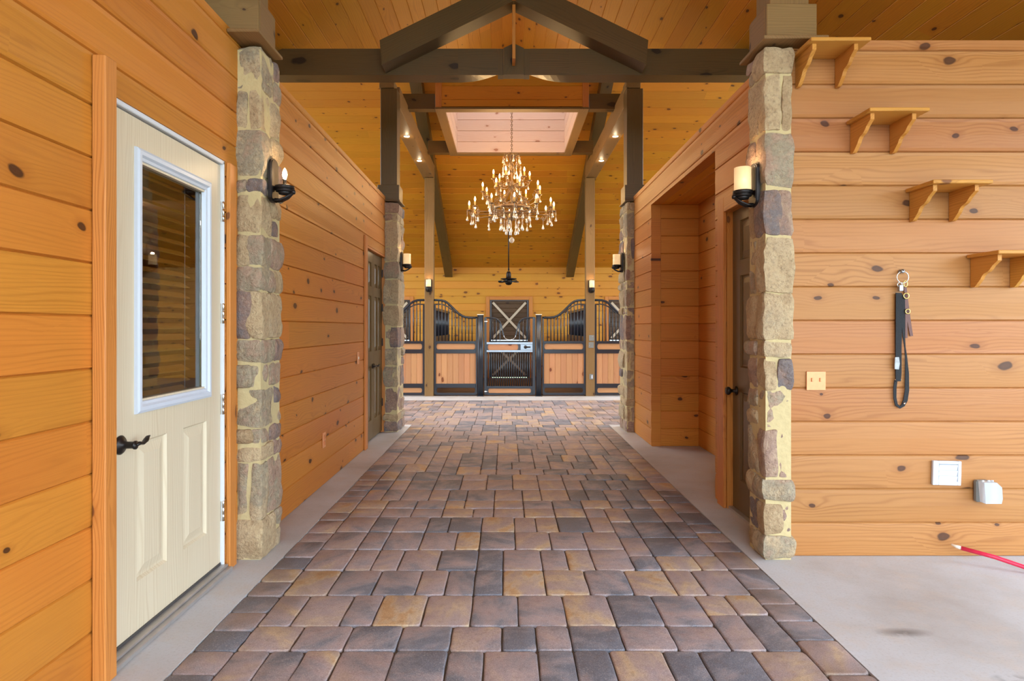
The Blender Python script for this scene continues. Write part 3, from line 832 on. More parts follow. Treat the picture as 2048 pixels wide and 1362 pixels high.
sc((1.39, 7.45, 1.875), PI, 'black wall lamp with a lit glass cylinder on the right far stone pillar')
sc((-1.362, 11.045, 1.845), -PI / 2, 'black wall lamp with a lit glass cylinder on the stall post left of the gate')
sc((1.508, 11.045, 1.83), -PI / 2, 'black wall lamp with a lit glass cylinder on the stall post right of the gate')

# ------------------------------------------------------------------ doors
def panel_relief(mb, P, u0, u1, v0, v1, rnd, rec=.012, w=.018, fld=.035):
    """raised panel moulded into a door face. P(u,v,n)"""
    R = [(0, 0), (w * .5, -rec), (w, -rec), (w + fld, -.002)]
    prev = None
    for (ins, n) in R:
        q = [(u0 + ins, v0 + ins), (u1 - ins, v0 + ins), (u1 - ins, v1 - ins), (u0 + ins, v1 - ins)]
        if prev:
            for i in range(4):
                j = (i + 1) % 4
                mb.face([P(*prev[0][i], prev[1]), P(*prev[0][j], prev[1]), P(*q[j], n), P(*q[i], n)],
                        [(prev[0][i][1] + rnd * 9, prev[0][i][0]), (prev[0][j][1] + rnd * 9, prev[0][j][0]), (q[j][1] + rnd * 9, q[j][0]), (q[i][1] + rnd * 9, q[i][0])], rnd)
        prev = (q, n)
    q, n = prev
    mb.face([P(*a, n) for a in q], [(a[1] + rnd * 9, a[0]) for a in q], rnd)
def door_slab(mb, P, w, h, panels, cut=None, th=.04, rnd=.5, z0=0.0):
    """front face with holes for panels on a grid + sides + back"""
    H = [(p[0], p[1], p[2], p[3]) for p in panels] + ([cut] if cut else [])
    us = sorted(set([0, w] + [x for q in H for x in q[:2]])); vs = sorted(set([z0, h] + [x for q in H for x in q[2:]]))
    for i in range(len(us) - 1):
        for j in range(len(vs) - 1):
            a, b, c, d = us[i], us[i + 1], vs[j], vs[j + 1]
            inh = False; incut = False
            for q in H:
                if q[0] - 1e-6 <= a and b <= q[1] + 1e-6 and q[2] - 1e-6 <= c and d <= q[3] + 1e-6:
                    inh = True; incut = cut is not None and q == cut
            uv = [(c + .3, a), (c + .3, b), (d + .3, b), (d + .3, a)]
            if not inh: mb.face([P(a, c, 0), P(b, c, 0), P(b, d, 0), P(a, d, 0)], uv, rnd)
            if not incut: mb.face([P(a, d, -th), P(b, d, -th), P(b, c, -th), P(a, c, -th)], uv[::-1], rnd)
    def rim(a, b, c, d, inv):
        q = [(a, c), (b, c), (b, d), (a, d)]
        for i in range(4):
            j = (i + 1) % 4
            f = [P(*q[j], 0), P(*q[i], 0), P(*q[i], -th), P(*q[j], -th)]
            mb.face(f[::-1] if inv else f, None, rnd)
    rim(0, w, z0, h, False)
    if cut: rim(*cut, True)
    for p in panels: panel_relief(mb, P, *p, rnd)

# --- cream half-glass door (left near)
SX = -1.43
D1 = sthing('door_1', (SX, 2.68, 0))
dy0, dw, dz0, dh = 2.235, .893, .045, 2.03
P1 = lambda u, v, n: V((SX + n, dy0 + u, v))
lite = (.2, .745, .94, 1.862)
pan = [(2.42 - dy0, 2.636 - dy0, .235, .775), (2.77 - dy0, 2.985 - dy0, .235, .775)]
m = MB(); door_slab(m, P1, dw, dh, pan, lite, .044, .5, dz0)
m.build('door_slab', M_cream, D1)
# lite frame: moulded white border
m = MB()
u0, u1, v0, v1 = .168, .777, .885, 1.918
R = [(0, 0), (.002, .012), (.012, .017), (.026, .017), (.034, .008), (.045, .006), (.052, -.012)]
prev = None
for (ins, n) in R:
    q = [(u0 + ins, v0 + ins), (u1 - ins, v0 + ins), (u1 - ins, v1 - ins), (u0 + ins, v1 - ins)]
    if prev:
        for i in range(4):
            j = (i + 1) % 4; m.face([P1(*prev[0][i], prev[1]), P1(*prev[0][j], prev[1]), P1(*q[j], n), P1(*q[i], n)])
    prev = (q, n)
fr = m.build('glass_frame', M_white, D1)
m = MB(); ins = .05; a, b, c, d = u0 + ins, u1 - ins, v0 + ins, v1 - ins
for (p, q, r_, s_) in ((a, b, c, d),):
    m.obox(P1((p + q) / 2, (r_ + s_) / 2, -.02), V((0, 1, 0)), V((0, 0, 1)), V((1, 0, 0)), (q - p) / 2, (s_ - r_) / 2, .003)
m.build('glass_pane', M_glass, D1)
m = MB()   # inner metal spacer seen through the glass
for (y0_, y1_, z0_, z1_) in ((dy0 + b - .004, dy0 + b, c, d), (dy0 + a, dy0 + a + .004, c, d), (dy0 + a, dy0 + b, c, c + .004), (dy0 + a, dy0 + b, d - .004, d)):
    m.box(SX - .044, SX - .026, y0_, y1_, z0_, z1_)
m.build('glazing_bead', M_alu, D1)
m = MB()
hy, hz = 2.312, .785
m.lathe([(.0, .0), (.034, .0), (.036, .005), (.030, .011), (.016, .016), (.013, .03), (.013, .052), (.016, .056), (.016, .062), (.0, .064)], (SX, hy, hz), 24, axis='x')
pts = [(SX + .055, hy, hz), (SX + .058, hy + .03, hz + .002), (SX + .056, hy + .055, hz - .004), (SX + .054, hy + .075, hz + .004), (SX + .05, hy + .095, hz + .014), (SX + .05, hy + .11, hz + .017)]
m.tube(pts, [.012, .010, .008, .011, .008, .003], 10, flat=.7)
m.build('door_handle', M_iron, D1)
for z in (.30, .835, 1.29, 1.80):
    m = MB(); m.lathe([(.0065, 0), (.0065, .03), (.0055, .031), (.0055, .033), (.0065, .034), (.0065, .064), (.0055, .065), (.0055, .067), (.0065, .068), (.0065, .098), (.004, .102)], (SX + .012, 3.134, z - .05), 10)
    m.box(SX - .01, SX + .004, 3.128, 3.136, z - .05, z + .05); m.build('hinge', M_chrome, D1)
m = MB()
m.box(SX - .08, SX + .016, 2.19, 2.232, .0, 2.05, .003); m.box(SX - .08, SX + .016, 3.130, 3.143, .0, 2.05, .002)
m.box(SX - .08, SX + .016, 2.19, 3.143, 2.036, 2.056, .003)
m.build('door_jamb', M_whitep, D1)
m = MB(); m.box(-1.4095, -1.362, 2.125, 2.19, 0, 2.15, .004, rnd=.2); m.build('casing', M_trim, D1)
m = MB(); m.box(-1.4095, -1.388, 3.145, 3.222, 0, 2.05, .003, rnd=.75); m.build('casing', M_trim, D1)
m = MB(); m.box(-1.53, -1.372, 2.19, 3.143, 0.0, .022, .004); m.box(-1.47, -1.395, 2.2, 3.14, .022, .034, .004); m.build('threshold', M_alu, D1)
m = MB(); m.box(SX - .035, SX + .004, 2.24, 3.125, .034, .046); m.build('door_sweep', M_rubber, D1)
# blind behind the glass
bl = thing('window_blind', 'wooden slatted blind hanging behind the glass of the cream door', 'blind', (SX - .09, 2.68, 1.9))
for k in range(20):
    z = 1.85 - k * .048
    m = MB(); m.obox(V((SX - .085, 2.68, z)), V((0, 1, 0)), V((math.cos(.55), 0, -math.sin(.55))), V((math.sin(.55), 0, math.cos(.55))), .27, .024, .0015, rnd=random.random(), axis=0)
    m.build('slat', M_blind, bl)
m = MB(); m.box(SX - .115, SX - .055, 2.40, 2.96, 1.875, 1.915, .003); m.build('head_rail', M_blind, bl)
lamp('blind_fill_light', 'POINT', (-2.4, 2.7, 2.5), 14, (1, .8, .55), .1)  # unseen fill light, added to brighten the blind slats
for y in (2.47, 2.9):
    m = MB(); m.tube([(SX - .064, y, 1.88), (SX - .064, y, .93)], .0012, 5); m.build('lift_cord', M_white, bl)
struct((lambda m: (m.box(-3.4, -3.35, 0.8, 5.0, 0, 2.7), m)[1])(MB()).build('wall_tack_room', M_room))

# --- brown double door (left far)
D2 = sthing('door_2', (-1.45, 6.8, 0))
bx = -1.45
def six(w, h, P, mb, rnd):
    s = w * .17; c = w * .10; pw = (w - 2 * s - c) / 2
    rows = [(.22, .80), (.96, 1.56), (1.66, 1.92)]
    ps = []
    for (a, b) in rows:
        for k in range(2): ps.append((s + k * (pw + c), s + k * (pw + c) + pw, a, b))
    door_slab(mb, P, w, h, ps, None, .038, rnd, .02)
for k in range(2):
    y0_ = 6.325 + k * .49
    P = lambda u, v, n, y0_=y0_: V((bx + n, y0_ + u, v))
    m = MB(); six(.486, 2.03, P, m, .35 + .2 * k)
    leaf = m.build('door_leaf', M_brown, D2)
    m = MB(); hy_ = 6.78 if k == 0 else 6.85; sg = -1 if k == 0 else 1
    m.lathe([(.0, 0), (.026, 0), (.028, .006), (.012, .012), (.01, .045), (.0, .048)], (bx, hy_, .80), 16, axis='x')
    m.tube([(bx + .042, hy_, .80), (bx + .046, hy_ + sg * .04, .797), (bx + .044, hy_ + sg * .07, .806), (bx + .04, hy_ + sg * .1, .81)], [.01, .008, .009, .004], 8)
    m.build('door_handle', M_iron, leaf)
for z in (.35, 1.05, 1.45, 1.85):
    m = MB(); m.box(bx, bx + .012, 7.300, 7.314, z - .045, z + .045, .002); m.build('hinge', M_iron, D2)
m = MB(); m.box(-1.4095, -1.392, 6.20, 6.30, 0, 2.14, .003, rnd=.3); m.box(-1.47, -1.4, 6.242, 6.32, 0, 2.058, .002, rnd=.3); m.build('casing', M_trim, D2)
m = MB(); m.box(-1.4095, -1.392, 7.305, 7.372, 0, 2.06, .003, rnd=.6); m.box(-1.47, -1.411, 7.307, 7.358, 0, 2.058, .002, rnd=.6); m.build('casing', M_trim, D2)
m = MB(); m.box(-1.47, -1.411, 6.25, 7.35, 2.035, 2.058, .002); m.build('head_jamb', M_trim, D2)
# --- brown single door (right)
D3 = sthing('door_3', (1.53, 3.85, 0))
P = lambda u, v, n: V((1.53 - n, 4.215 - u, v))
m = MB(); six(.755, 2.0, P, m, .45); m.build('door_slab', M_brown, D3)
m = MB(); m.lathe([(.0, 0), (.03, 0), (.032, -.006), (.012, -.014), (.011, -.035), (.024, -.045), (.028, -.058), (.022, -.068), (.0, -.07)], (1.53, 4.15, .80), 20, axis='x'); m.build('door_knob', M_iron, D3)
m = MB(); m.box(1.468, 1.4895, 4.22, 4.345, 0, 2.10, .003, rnd=.3); m.build('casing', M_trim, D3)
m = MB(); m.box(1.468, 1.4895, 3.50, 4.219, 2.0, 2.10, .003, rnd=.4); m.build('head_casing', M_trim, D3)
m = MB(); m.box(1.491, 1.58, 4.216, 4.22, 0, 2.0, 0, rnd=.4); m.box(1.491, 1.58, 3.46, 4.2199, 1.999, 2.02, 0, rnd=.4); m.build('door_jamb', M_trim, D3)
m = MB(); m.box(1.5, 1.6, 3.46, 4.215, 0, .018); m.build('threshold', M_alu, D3)
m = MB(); m.box(1.57, 1.59, 3.4, 4.3, 0, 2.1); struct(m.build('wall_behind_door', M_room))

# ------------------------------------------------------------------ Dutch doors on the back wall
for i, c in enumerate(DC):
    D = sthing('door_%d' % (4 + i), (c, 15.08, 0))
    m = MB()
    for sg in (-1, 1): m.box(c + sg * .476, c + sg * .56, 15.07, 15.1, 0, 1.97, .003, rnd=.6)
    m.box(c - .475, c + .475, 15.07, 15.1, 1.885, 1.97, .003, rnd=.6); m.build('door_trim', M_trim, D)
    m = MB()
    for sg in (-1, 1): m.box(c + sg * .44, c + sg * .56, 15.16, 15.2, 0, 1.97)
    m.box(c - .44, c + .44, 15.16, 15.2, 1.86, 1.97); m.build('door_stop', M_trim, D)
    for (z0_, z1_) in ((.913, 1.885), (.016, .905)):
        m = MB(); planks(m, (0, 15.14, 0), (1, 0, 0), (0, 0, 1), (0, -1, 0), c - .44, c + .44, z0_ + .002, z1_ - .01, .11, th=.03, voff=z0_, joint=99)
        leaf = m.build('door_leaf', M_dutch, D)
        m = MB()
        m.box(c - .465, c - .43, 15.11, 15.15, z0_ + .01, z1_); m.box(c + .43, c + .465, 15.11, 15.15, z0_ + .01, z1_); m.box(c - .43, c + .43, 15.11, 15.15, z1_ - .02, z1_)
        m.build('leaf_frame', M_black, leaf)
        m = MB(); a, b = z0_ + .05, z1_ - .06
        m.bar((c - .40, 15.125, a), (c + .40, 15.125, b), .02, .055, V((0, 0, 1)), .002, .4)
        m.bar((c - .40, 15.117, b), (c + .40, 15.117, a), .02, .055, V((0, 0, 1)), .002, .6)
        m.build('cross_brace', M_brace, leaf)

# ------------------------------------------------------------------ stall front
K = FX / 11.03
X_ = lambda px: (px - VX) / K
Z_ = lambda py: (793 - py) / K
YS = 11.06
curve_px = [(867.5, 599.6), (874, 599.6), (882, 600), (890, 602.5), (896, 606.5), (903, 613.5), (910, 620.5), (917, 627), (924, 631.5), (931, 634), (940, 635), (954.5, 635)]
inner_px = [(868, 608.5), (880, 608), (888, 609.5), (895, 613), (903, 619), (909, 625)]
def cy(px):
    for (a, b) in zip(curve_px[:-1], curve_px[1:]):
        if a[0] <= px <= b[0]: return a[1] + (b[1] - a[1]) * (px - a[0]) / (b[0] - a[0])
    return 635
def stall_panel(label, f, insert):
    """f maps the left panel's pixel x to world X"""
    t = thing('stall_railing', label, 'stall panel', (f(911), YS, 0), 'curved-top stall front panels' if False else None)
    bx_ = lambda m, xa_, xb_, ya_, yb_, d0=0, d1=.05, **k: m.box(f(xa_), f(xb_), YS + d0, YS + d1, Z_(yb_), Z_(ya_), .003, **k)
    m = MB()
    bx_(m, 867.6, 871, 608, 789.5, .0, .05); bx_(m, 951.5, 954.2, 636, 789.5, .0, .05)
    bx_(m, 871, 951.5, 682, 687, .0, .05); bx_(m, 871, 951.5, 698.8, 706.5, .0, .05)
    bx_(m, 871, 951.5, 767.5, 775.8, .0, .05); bx_(m, 871, 951.5, 785.8, 790.2, .0, .05)
    # corner gussets round the slots
    for (ya_, yb_) in ((687, 698.8), (775.8, 785.8)):
        for (xe, sg) in ((871, 1), (951.5, -1)):
            pts = [(xe, ya_), (xe + sg * 4.5, ya_)] + [(xe + sg * (4.5 - 3.2 * math.sin(PI * q / 6)), ya_ + (yb_ - ya_) * (1 - math.cos(PI * q / 6)) / 2) for q in range(1, 6)] + [(xe + sg * 4.5, yb_), (xe, yb_)]
            m.prism([(f(a), YS + .002, Z_(b)) for a, b in pts], (0, .046, 0))
    m.build('frame', M_black, t)
    m = MB(); m.tube([(f(a), YS + .025, Z_(b)) for a, b in curve_px], .021, 10); m.build('top_rail', M_black, t)
    m = MB(); m.tube([(f(a), YS + .025, Z_(b)) for a, b in inner_px], .010, 8); m.build('inner_rail', M_black, t)
    for k in range(12):
        px = 876.6 + k * 6.72
        if px > 950: break
        m = MB(); m.tube([(f(px), YS + .025, Z_(682.2)), (f(px), YS + .025, Z_(cy(px) + .5))], .0095, 8); m.build('bar', M_black, t)
    m = MB(); planks(m, (0, YS + .012, 0), (0, 0, 1), (1, 0, 0), (0, -1, 0), Z_(767.4), Z_(706.6), min(f(871), f(951.5)), max(f(871), f(951.5)), .1005, th=.025, voff=f(871) if f(871) < f(951.5) else f(951.5), joint=99, d=.009, g=.006)
    m.build('board_infill', M_stall, t)
    for (ya_, yb_, on) in ((686.9, 698.9, True), (775.7, 785.9, insert)):
        if on: m = MB(); bx_(m, 871, 951.5, ya_, yb_, .018, .036, rnd=.8, axis=0); m.build('slot_board', M_stall, t)
    return t
fl = lambda px: X_(px)
fr_ = lambda px: X_(2 * 1019.6 - px)
fll = lambda px: X_(2 * 858 - px)
frr = lambda px: X_(2 * 1181 - (2 * 1019.6 - px))
stall_panel('curved-top stall panel between the left post and the gate', fl, False)
stall_panel('curved-top stall panel between the gate and the right post', fr_, False)
stall_panel('curved-top stall panel left of the left post, half hidden by the stone pillar', fll, True)
stall_panel('curved-top stall panel right of the right post, half hidden by the stone pillar', frr, True)
for (a, b, s) in ((954.6, 966.8, 'left'), (1072.2, 1083.4, 'right')):
    t = thing('gate_post', 'black steel post at the %s side of the stall gate with a pale cap' % s, 'post', (X_((a + b) / 2), YS, 0.004))
    xa_, xb_ = X_(a), X_(b); w = xb_ - xa_
    m = MB()
    pr = []
    c = ((xa_ + xb_) / 2, YS + .02)
    for k in range(32):
        an = 2 * PI * k / 32; co, si = math.cos(an), math.sin(an)
        r_ = w / 2 * (abs(co) ** 4 + abs(si) ** 4) ** -.25
        r_ *= .98
        pr.append((co * r_, si * r_))
    rows = [[V((c[0] + p[0], c[1] + p[1], z)) for p in pr] for z in (.012, 1.44)]
    m.grid(rows, True, .5, True, True)
    m.build('post', M_black, t)
    m = MB(); m.box(c[0] - w / 2 - .004, c[0] + w / 2 + .004, c[1] - w / 2 - .004, c[1] + w / 2 + .004, 1.441, 1.456, .003); m.build('cap', M_sash, t)
    m = MB(); m.box(c[0] - .062, c[0] + .062, c[1] - .06, c[1] + .06, .004, .013, .002); m.build('base_plate', M_black, t)
# gate
gt = thing('stall_gate', 'black barred stall gate with a U-shaped yoke opening in its top', 'gate', (X_(1019.5), YS, 0.01))
G = lambda m, xa_, xb_, ya_, yb_, d0=0, d1=.04, bv=.003, **k: m.box(X_(xa_), X_(xb_), YS + d0, YS + d1, Z_(yb_), Z_(ya_), bv, **k)
m = MB(); G(m, 968.3, 973, 634, 790); m.build('stile', M_black, gt)
m = MB(); G(m, 1065.5, 1071, 634, 790); m.build('stile', M_black, gt)
m = MB(); G(m, 973, 1065.5, 684, 688.3); G(m, 973, 1065.5, 700, 704.3); m.build('rail', M_steel, gt)
m = MB(); G(m, 973, 1065.5, 772.3, 777); G(m, 973, 1065.5, 786.3, 790.3)
m.build('bottom_rail', M_black, gt)
for (xe, sg) in ((973, 1), (1065.5, -1)):
    pts = [(xe, 777), (xe + sg * 6, 777)] + [(xe + sg * (6 - 2.6 * math.sin(PI * q / 6)), 777 + 9.3 * (1 - math.cos(PI * q / 6)) / 2) for q in range(1, 6)] + [(xe + sg * 6, 786.3), (xe, 786.3)]
    m = MB(); m.prism([(X_(a), YS + .002, Z_(b)) for a, b in pts], (0, .036, 0)); m.build('corner_gusset', M_black, gt)
for (xe, xn, sg) in ((973, 978, -1), (1041, 1034, 1)):
    pts = [(xe, 688.3), (xn, 688.3)] + [(xn + sg * 2.6 * math.sin(PI * q / 6), 688.3 + 11.7 * (1 - math.cos(PI * q / 6)) / 2) for q in range(1, 6)] + [(xn, 700), (xe, 700)]
    m = MB(); m.prism([(X_(a), YS + .002, Z_(b)) for a, b in pts], (0, .036, 0)); m.build('corner_gusset', M_black, gt)
m = MB(); G(m, 973, 1041, 688.2, 700.1, .012, .03, rnd=.7, axis=0); m.build('slot_board', M_stall, gt)
m = MB(); G(m, 973, 1065.5, 776.9, 786.4, .012, .03, rnd=.5, axis=0); m.build('slot_board', M_stall, gt)
m = MB(); G(m, 1041, 1065.5, 688.3, 700, .004, .02); lp = m.build('latch_plate', M_steel, gt)
m = MB(); m.lathe([(.0, -.03), (.02, -.028), (.03, -.015), (.03, 0)], (X_(1051), YS + .004, Z_(694)), 16, axis='y'); m.tube([(X_(1051), YS - .02, Z_(694)), (X_(1061), YS - .02, Z_(694))], .013, 8)
m.build('latch_handle', M_iron, lp)
for (x, y) in ((970.6, 642.5), (970.6, 783)):
    m = MB(); m.lathe([(.0, -.02), (.016, -.018), (.018, -.004), (.018, .0)], (X_(x), YS - .005, Z_(y)), 12, axis='y'); m.box(X_(968.4), X_(x + 4), YS - .02, YS, Z_(y + 1), Z_(y - 1), .002)
    m.build('gate_hinge', M_chrome, gt)
k = 0
px = 974.3
while px < 1065:
    m = MB(); m.tube([(X_(px), YS + .02, Z_(772.4)), (X_(px), YS + .02, Z_(704.2))], .0095, 8); m.build('bar', M_black, gt); px += 4.47
hc = [(971, 635), (982, 635.2), (990, 636), (995, 638.5), (998.5, 642), (1001, 646.5)]
for sg in (1, -1):
    q = [(x if sg > 0 else 2039 - x, y) for x, y in hc]
    m = MB(); m.tube([(X_(a), YS + .02, Z_(b)) for a, b in q], .014, 10); m.build('top_rail', M_black, gt)
    m = MB(); mx_ = lambda x: X_(x if sg > 0 else 2039 - x)
    m.bar((mx_(1000.3), YS + .02, Z_(645)), (mx_(1000.0), YS + .02, Z_(666)), .02, .02, V((0, 1, 0))); m.bar((mx_(1001.3), YS + .02, Z_(646)), (mx_(1007.5), YS + .02, Z_(671)), .02, .02, V((0, 1, 0)))
    m.bar((mx_(1000), YS + .02, Z_(664)), (mx_(1000), YS + .02, Z_(683.8)), .014, .014, V((0, 1, 0)))
    m.build('yoke_bracket', M_black, gt)
    for px in (979.5, 985.7, 992.5):
        m = MB(); m.tube([(mx_(px), YS + .02, Z_(683.9)), (mx_(px), YS + .02, Z_(636.5 if px < 990 else 638))], .009, 8); m.build('bar', M_black, gt)
m = MB(); u = [(1006.6, 667)] + [(1019.5 - 12.3 * math.cos(PI * q / 10), 670 + 9.5 * math.sin(PI * q / 10)) for q in range(11)] + [(1032.4, 667)]
m.tube([(X_(a), YS + .02, Z_(b)) for a, b in u], .007, 8); m.build('yoke', M_chrome, gt)
# stall partitions
for (x, s) in ((-1.375, 'left'), (1.52, 'right')):
    t = thing('stall_partition', 'dark barred partition running back beside the %s stall post' % s, 'partition', (x, 13.2, 0))
    m = MB(); m.box(x - .02, x + .02, 11.24, 15.05, 0.01, 1.0); m.box(x - .025, x + .025, 11.24, 15.05, 1.0, 1.05); m.box(x - .025, x + .025, 11.24, 15.05, 1.55, 1.6); m.build('panel', M_black, t)
    for k in range(44):
        y = 11.3 + k * .085
        m = MB(); m.tube([(x, y, 1.05), (x, y, 1.55)], .012, 6); m.build('bar', M_black, t)

# ------------------------------------------------------------------ ceiling fan
fan = thing('ceiling_fan', 'small dark ceiling fan on a long down-rod in front of the back wall', 'fan', (.055, 13.0, 2.1))
m = MB(); m.tube([(.055, 13, 2.42), (.055, 13, 3.6)], .012, 8); m.lathe([(.0, 2.40), (.018, 2.40), (.016, 2.44), (.012, 2.47)], (.055, 13, 0), 12); m.build('down_rod', M_iron, fan)
m = MB(); m.lathe([(.0, 2.10), (.05, 2.11), (.075, 2.15), (.08, 2.19), (.072, 2.21), (.05, 2.22), (.05, 2.32), (.045, 2.36), (.03, 2.385), (.0, 2.39)], (.055, 13, 0), 24); m.build('motor', M_iron, fan)
m = MB(); m.lathe([(.07, 2.205), (.12, 2.21), (.165, 2.222), (.17, 2.232), (.16, 2.238), (.09, 2.24), (.05, 2.25)], (.055, 13, 0), 28, cap=False); m.build('dish', M_iron, fan)
for k in range(5):
    a = .4 + k * 2 * PI / 5; ca, sa = math.cos(a), math.sin(a)
    c = V((.055 + ca * .14, 13 + sa * .14, 2.17))
    m = MB()
    out = [(-.065, -.03), (.02, -.062), (.07, -.05), (.085, 0), (.07, .05), (.02, .062), (-.065, .03)]
    R_ = V((ca, sa, 0)); T_ = V((-sa, ca, 0)) * .95 + V((0, 0, .28))
    m.prism([c + R_ * p + T_ * q for p, q in out], (0, 0, .012)); m.build('blade', M_iron, fan)

# ------------------------------------------------------------------ chandelier
CY, CXh = 9.3, .085
ch = thing('chandelier', 'large tiered bronze chandelier with lit candle bulbs and hanging crystal drops', 'chandelier', (0, 0, 0), local=True)
m = MB()
prof_ = [(.0, 2.80), (.02, 2.81), (.035, 2.84), (.02, 2.87), (.014, 2.92), (.03, 2.97), (.018, 3.0), (.012, 3.1), (.026, 3.16), (.012, 3.2), (.011, 3.34), (.03, 3.38), (.012, 3.42), (.012, 3.58), (.035, 3.60), (.02, 3.63), (.012, 3.68), (.01, 3.78), (.0, 3.80)]
m.lathe(prof_, seg=16); m.build('stem', M_chand, ch)
m = MB()
for k in range(34):
    z = 3.80 + k * .030; R_ = .016
    pts = []
    for q in range(9):
        a = 2 * PI * q / 8; p = (R_ * .75 * math.cos(a), 0, z + .018 * math.sin(a) + .01)
        pts.append(p if k % 2 == 0 else (0, p[0], p[2]))
    m.tube(pts, .0045, 5, cap=False)
m.tube([(0, 0, 4.8), (0, 0, 5.6)], .005, 6)
m.tube([(0, 0, 5.6), (0, 0, 6.495)], .005, 6)
m.build('chain', M_chand, ch)
m = MB()
for (zz, rr, w_) in ((2.965, .27, .045), ):
    rows = [[V((r_ * math.cos(2 * PI * q / 40), r_ * math.sin(2 * PI * q / 40), z)) for q in range(40)] for (r_, z) in ((rr, zz), (rr + .006, zz), (rr + .006, zz + w_), (rr, zz + w_), (rr, zz))]
    m.grid(rows, True)
for k in range(6):
    a = 2 * PI * k / 6; ca, sa = math.cos(a), math.sin(a)
    m.tube([(ca * r_, sa * r_, z) for r_, z in ((.015, 2.86), (.1, 2.83), (.2, 2.88), (.27, 2.98))], .007, 6)
    m.tube([(ca * r_, sa * r_, z) for r_, z in ((.27, 3.0), (.25, 3.1), (.16, 3.16), (.06, 3.24), (.015, 3.34))], .006, 6)
    m.tube([(ca * r_, sa * r_, z) for r_, z in ((.02, 3.02), (.09, 3.0), (.16, 3.05), (.2, 3.0), (.27, 2.98))], .006, 6)
m.build('ring_frame', M_chand, ch)
def curl(r0, z0, R_, turns, dirn, start):
    P = []
    n = int(turns * 14)
    for q in range(n + 1):
        f = q / n; rr = R_ * (1 - .75 * f); a = start + dirn * 2 * PI * turns * f
        P.append((r0 + rr * math.cos(a), z0 + rr * math.sin(a)))
    return P
def make_arm(r_out, zf, r_in, z_in, sag):
    """arm in the local x-z plane; flame height zf"""
    pan = zf - .115
    m = MB()
    pts = [(r_in, z_in), (r_in + (r_out - r_in) * .25, z_in - sag), (r_in + (r_out - r_in) * .6, z_in - sag * .9), (r_out - .02, pan - .06), (r_out, pan)]
    sm = []
    for i in range(len(pts) - 1):
        p0 = pts[max(i - 1, 0)]; p1 = pts[i]; p2 = pts[i + 1]; p3 = pts[min(i + 2, len(pts) - 1)]
        for q in range(6):
            f = q / 6; f2, f3 = f * f, f * f * f
            sm.append(tuple(.5 * ((2 * p1[c]) + (-p0[c] + p2[c]) * f + (2 * p0[c] - 5 * p1[c] + 4 * p2[c] - p3[c]) * f2 + (-p0[c] + 3 * p1[c] - 3 * p2[c] + p3[c]) * f3) for c in range(2)))
    sm.append(pts[-1])
    m.tube([(a, 0, b) for a, b in sm], .0065, 6)
    cr = curl(r_out - .055, pan - .055, .05, 1.35, -1, PI * .55); m.tube([(a, 0, b) for a, b in cr], .005, 6)
    cr = curl(r_in + (r_out - r_in) * .45, z_in - sag + .055, .045, 1.2, 1, -PI * .5); m.tube([(a, 0, b) for a, b in cr], .0045, 6)
    m.lathe([(.004, pan - .012), (.012, pan - .008), (.030, pan), (.036, pan + .008), (.033, pan + .006), (.012, pan), (.012, pan + .006)], (r_out, 0, 0), 14, cap=False)
    arm = m.build('candle_arm', M_chand, ch); arm['_o'] = (0, 0, 0)
    m = MB(); m.lathe([(.0, pan + .002), (.0125, pan + .003), (.0125, zf - .038), (.0, zf - .036)], (r_out, 0, 0), 12); m.build('candle_sleeve', M_candle, arm)
    m = MB(); m.lathe([(.0, zf - .036), (.008, zf - .034), (.013, zf - .015), (.0115, zf), (.006, zf + .018), (.0, zf + .03)], (r_out, 0, 0), 10); m.build('candle_bulb', M_bulb, arm)
    return arm
def copy_arm(arm, a):
    c = arm.copy(); C.objects.link(c); c.parent = ch; c.rotation_euler = (0, 0, a)
    for s_ in arm.children: q = s_.copy(); C.objects.link(q); q.parent = c
TI = [(12, .63, 3.07, .05, 2.93, .03, .05), (8, .44, 3.33, .04, 3.1, .05, .25), (6, .275, 3.53, .03, 3.36, .05, .2)]
def glow(r_, zf, a):
    lamp('candle_glow', 'POINT', (CXh + r_ * math.cos(a), CY + r_ * math.sin(a), zf + .10), 1.1, (1, .62, .26), .02)
for (n, ro, zf, ri, zi, sag, ph) in TI:
    arm = make_arm(ro, zf, ri, zi, sag); arm.rotation_euler = (0, 0, ph); glow(ro, zf, ph)
    for k in range(1, n):
        copy_arm(arm, ph + 2 * PI * k / n); glow(ro, zf, ph + 2 * PI * k / n)
# crown scrolls
m = MB()
for k in range(8):
    a = 2 * PI * k / 8 + .2; ca, sa = math.cos(a), math.sin(a)
    pts = [(.01, 3.60), (.03, 3.70), (.05, 3.77)] + curl(.09, 3.77, .04, 1.0, -1, PI)
    m.tube([(ca * r_, sa * r_, z) for r_, z in pts], .005, 6)
    pts = [(.01, 3.52), (.04, 3.58), (.07, 3.625)] + curl(.105, 3.62, .035, 1.1, -1, PI)
    m.tube([(ca * r_, sa * r_, z) for r_, z in pts], .0045, 6)
m.build('crown_scroll', M_chand, ch)
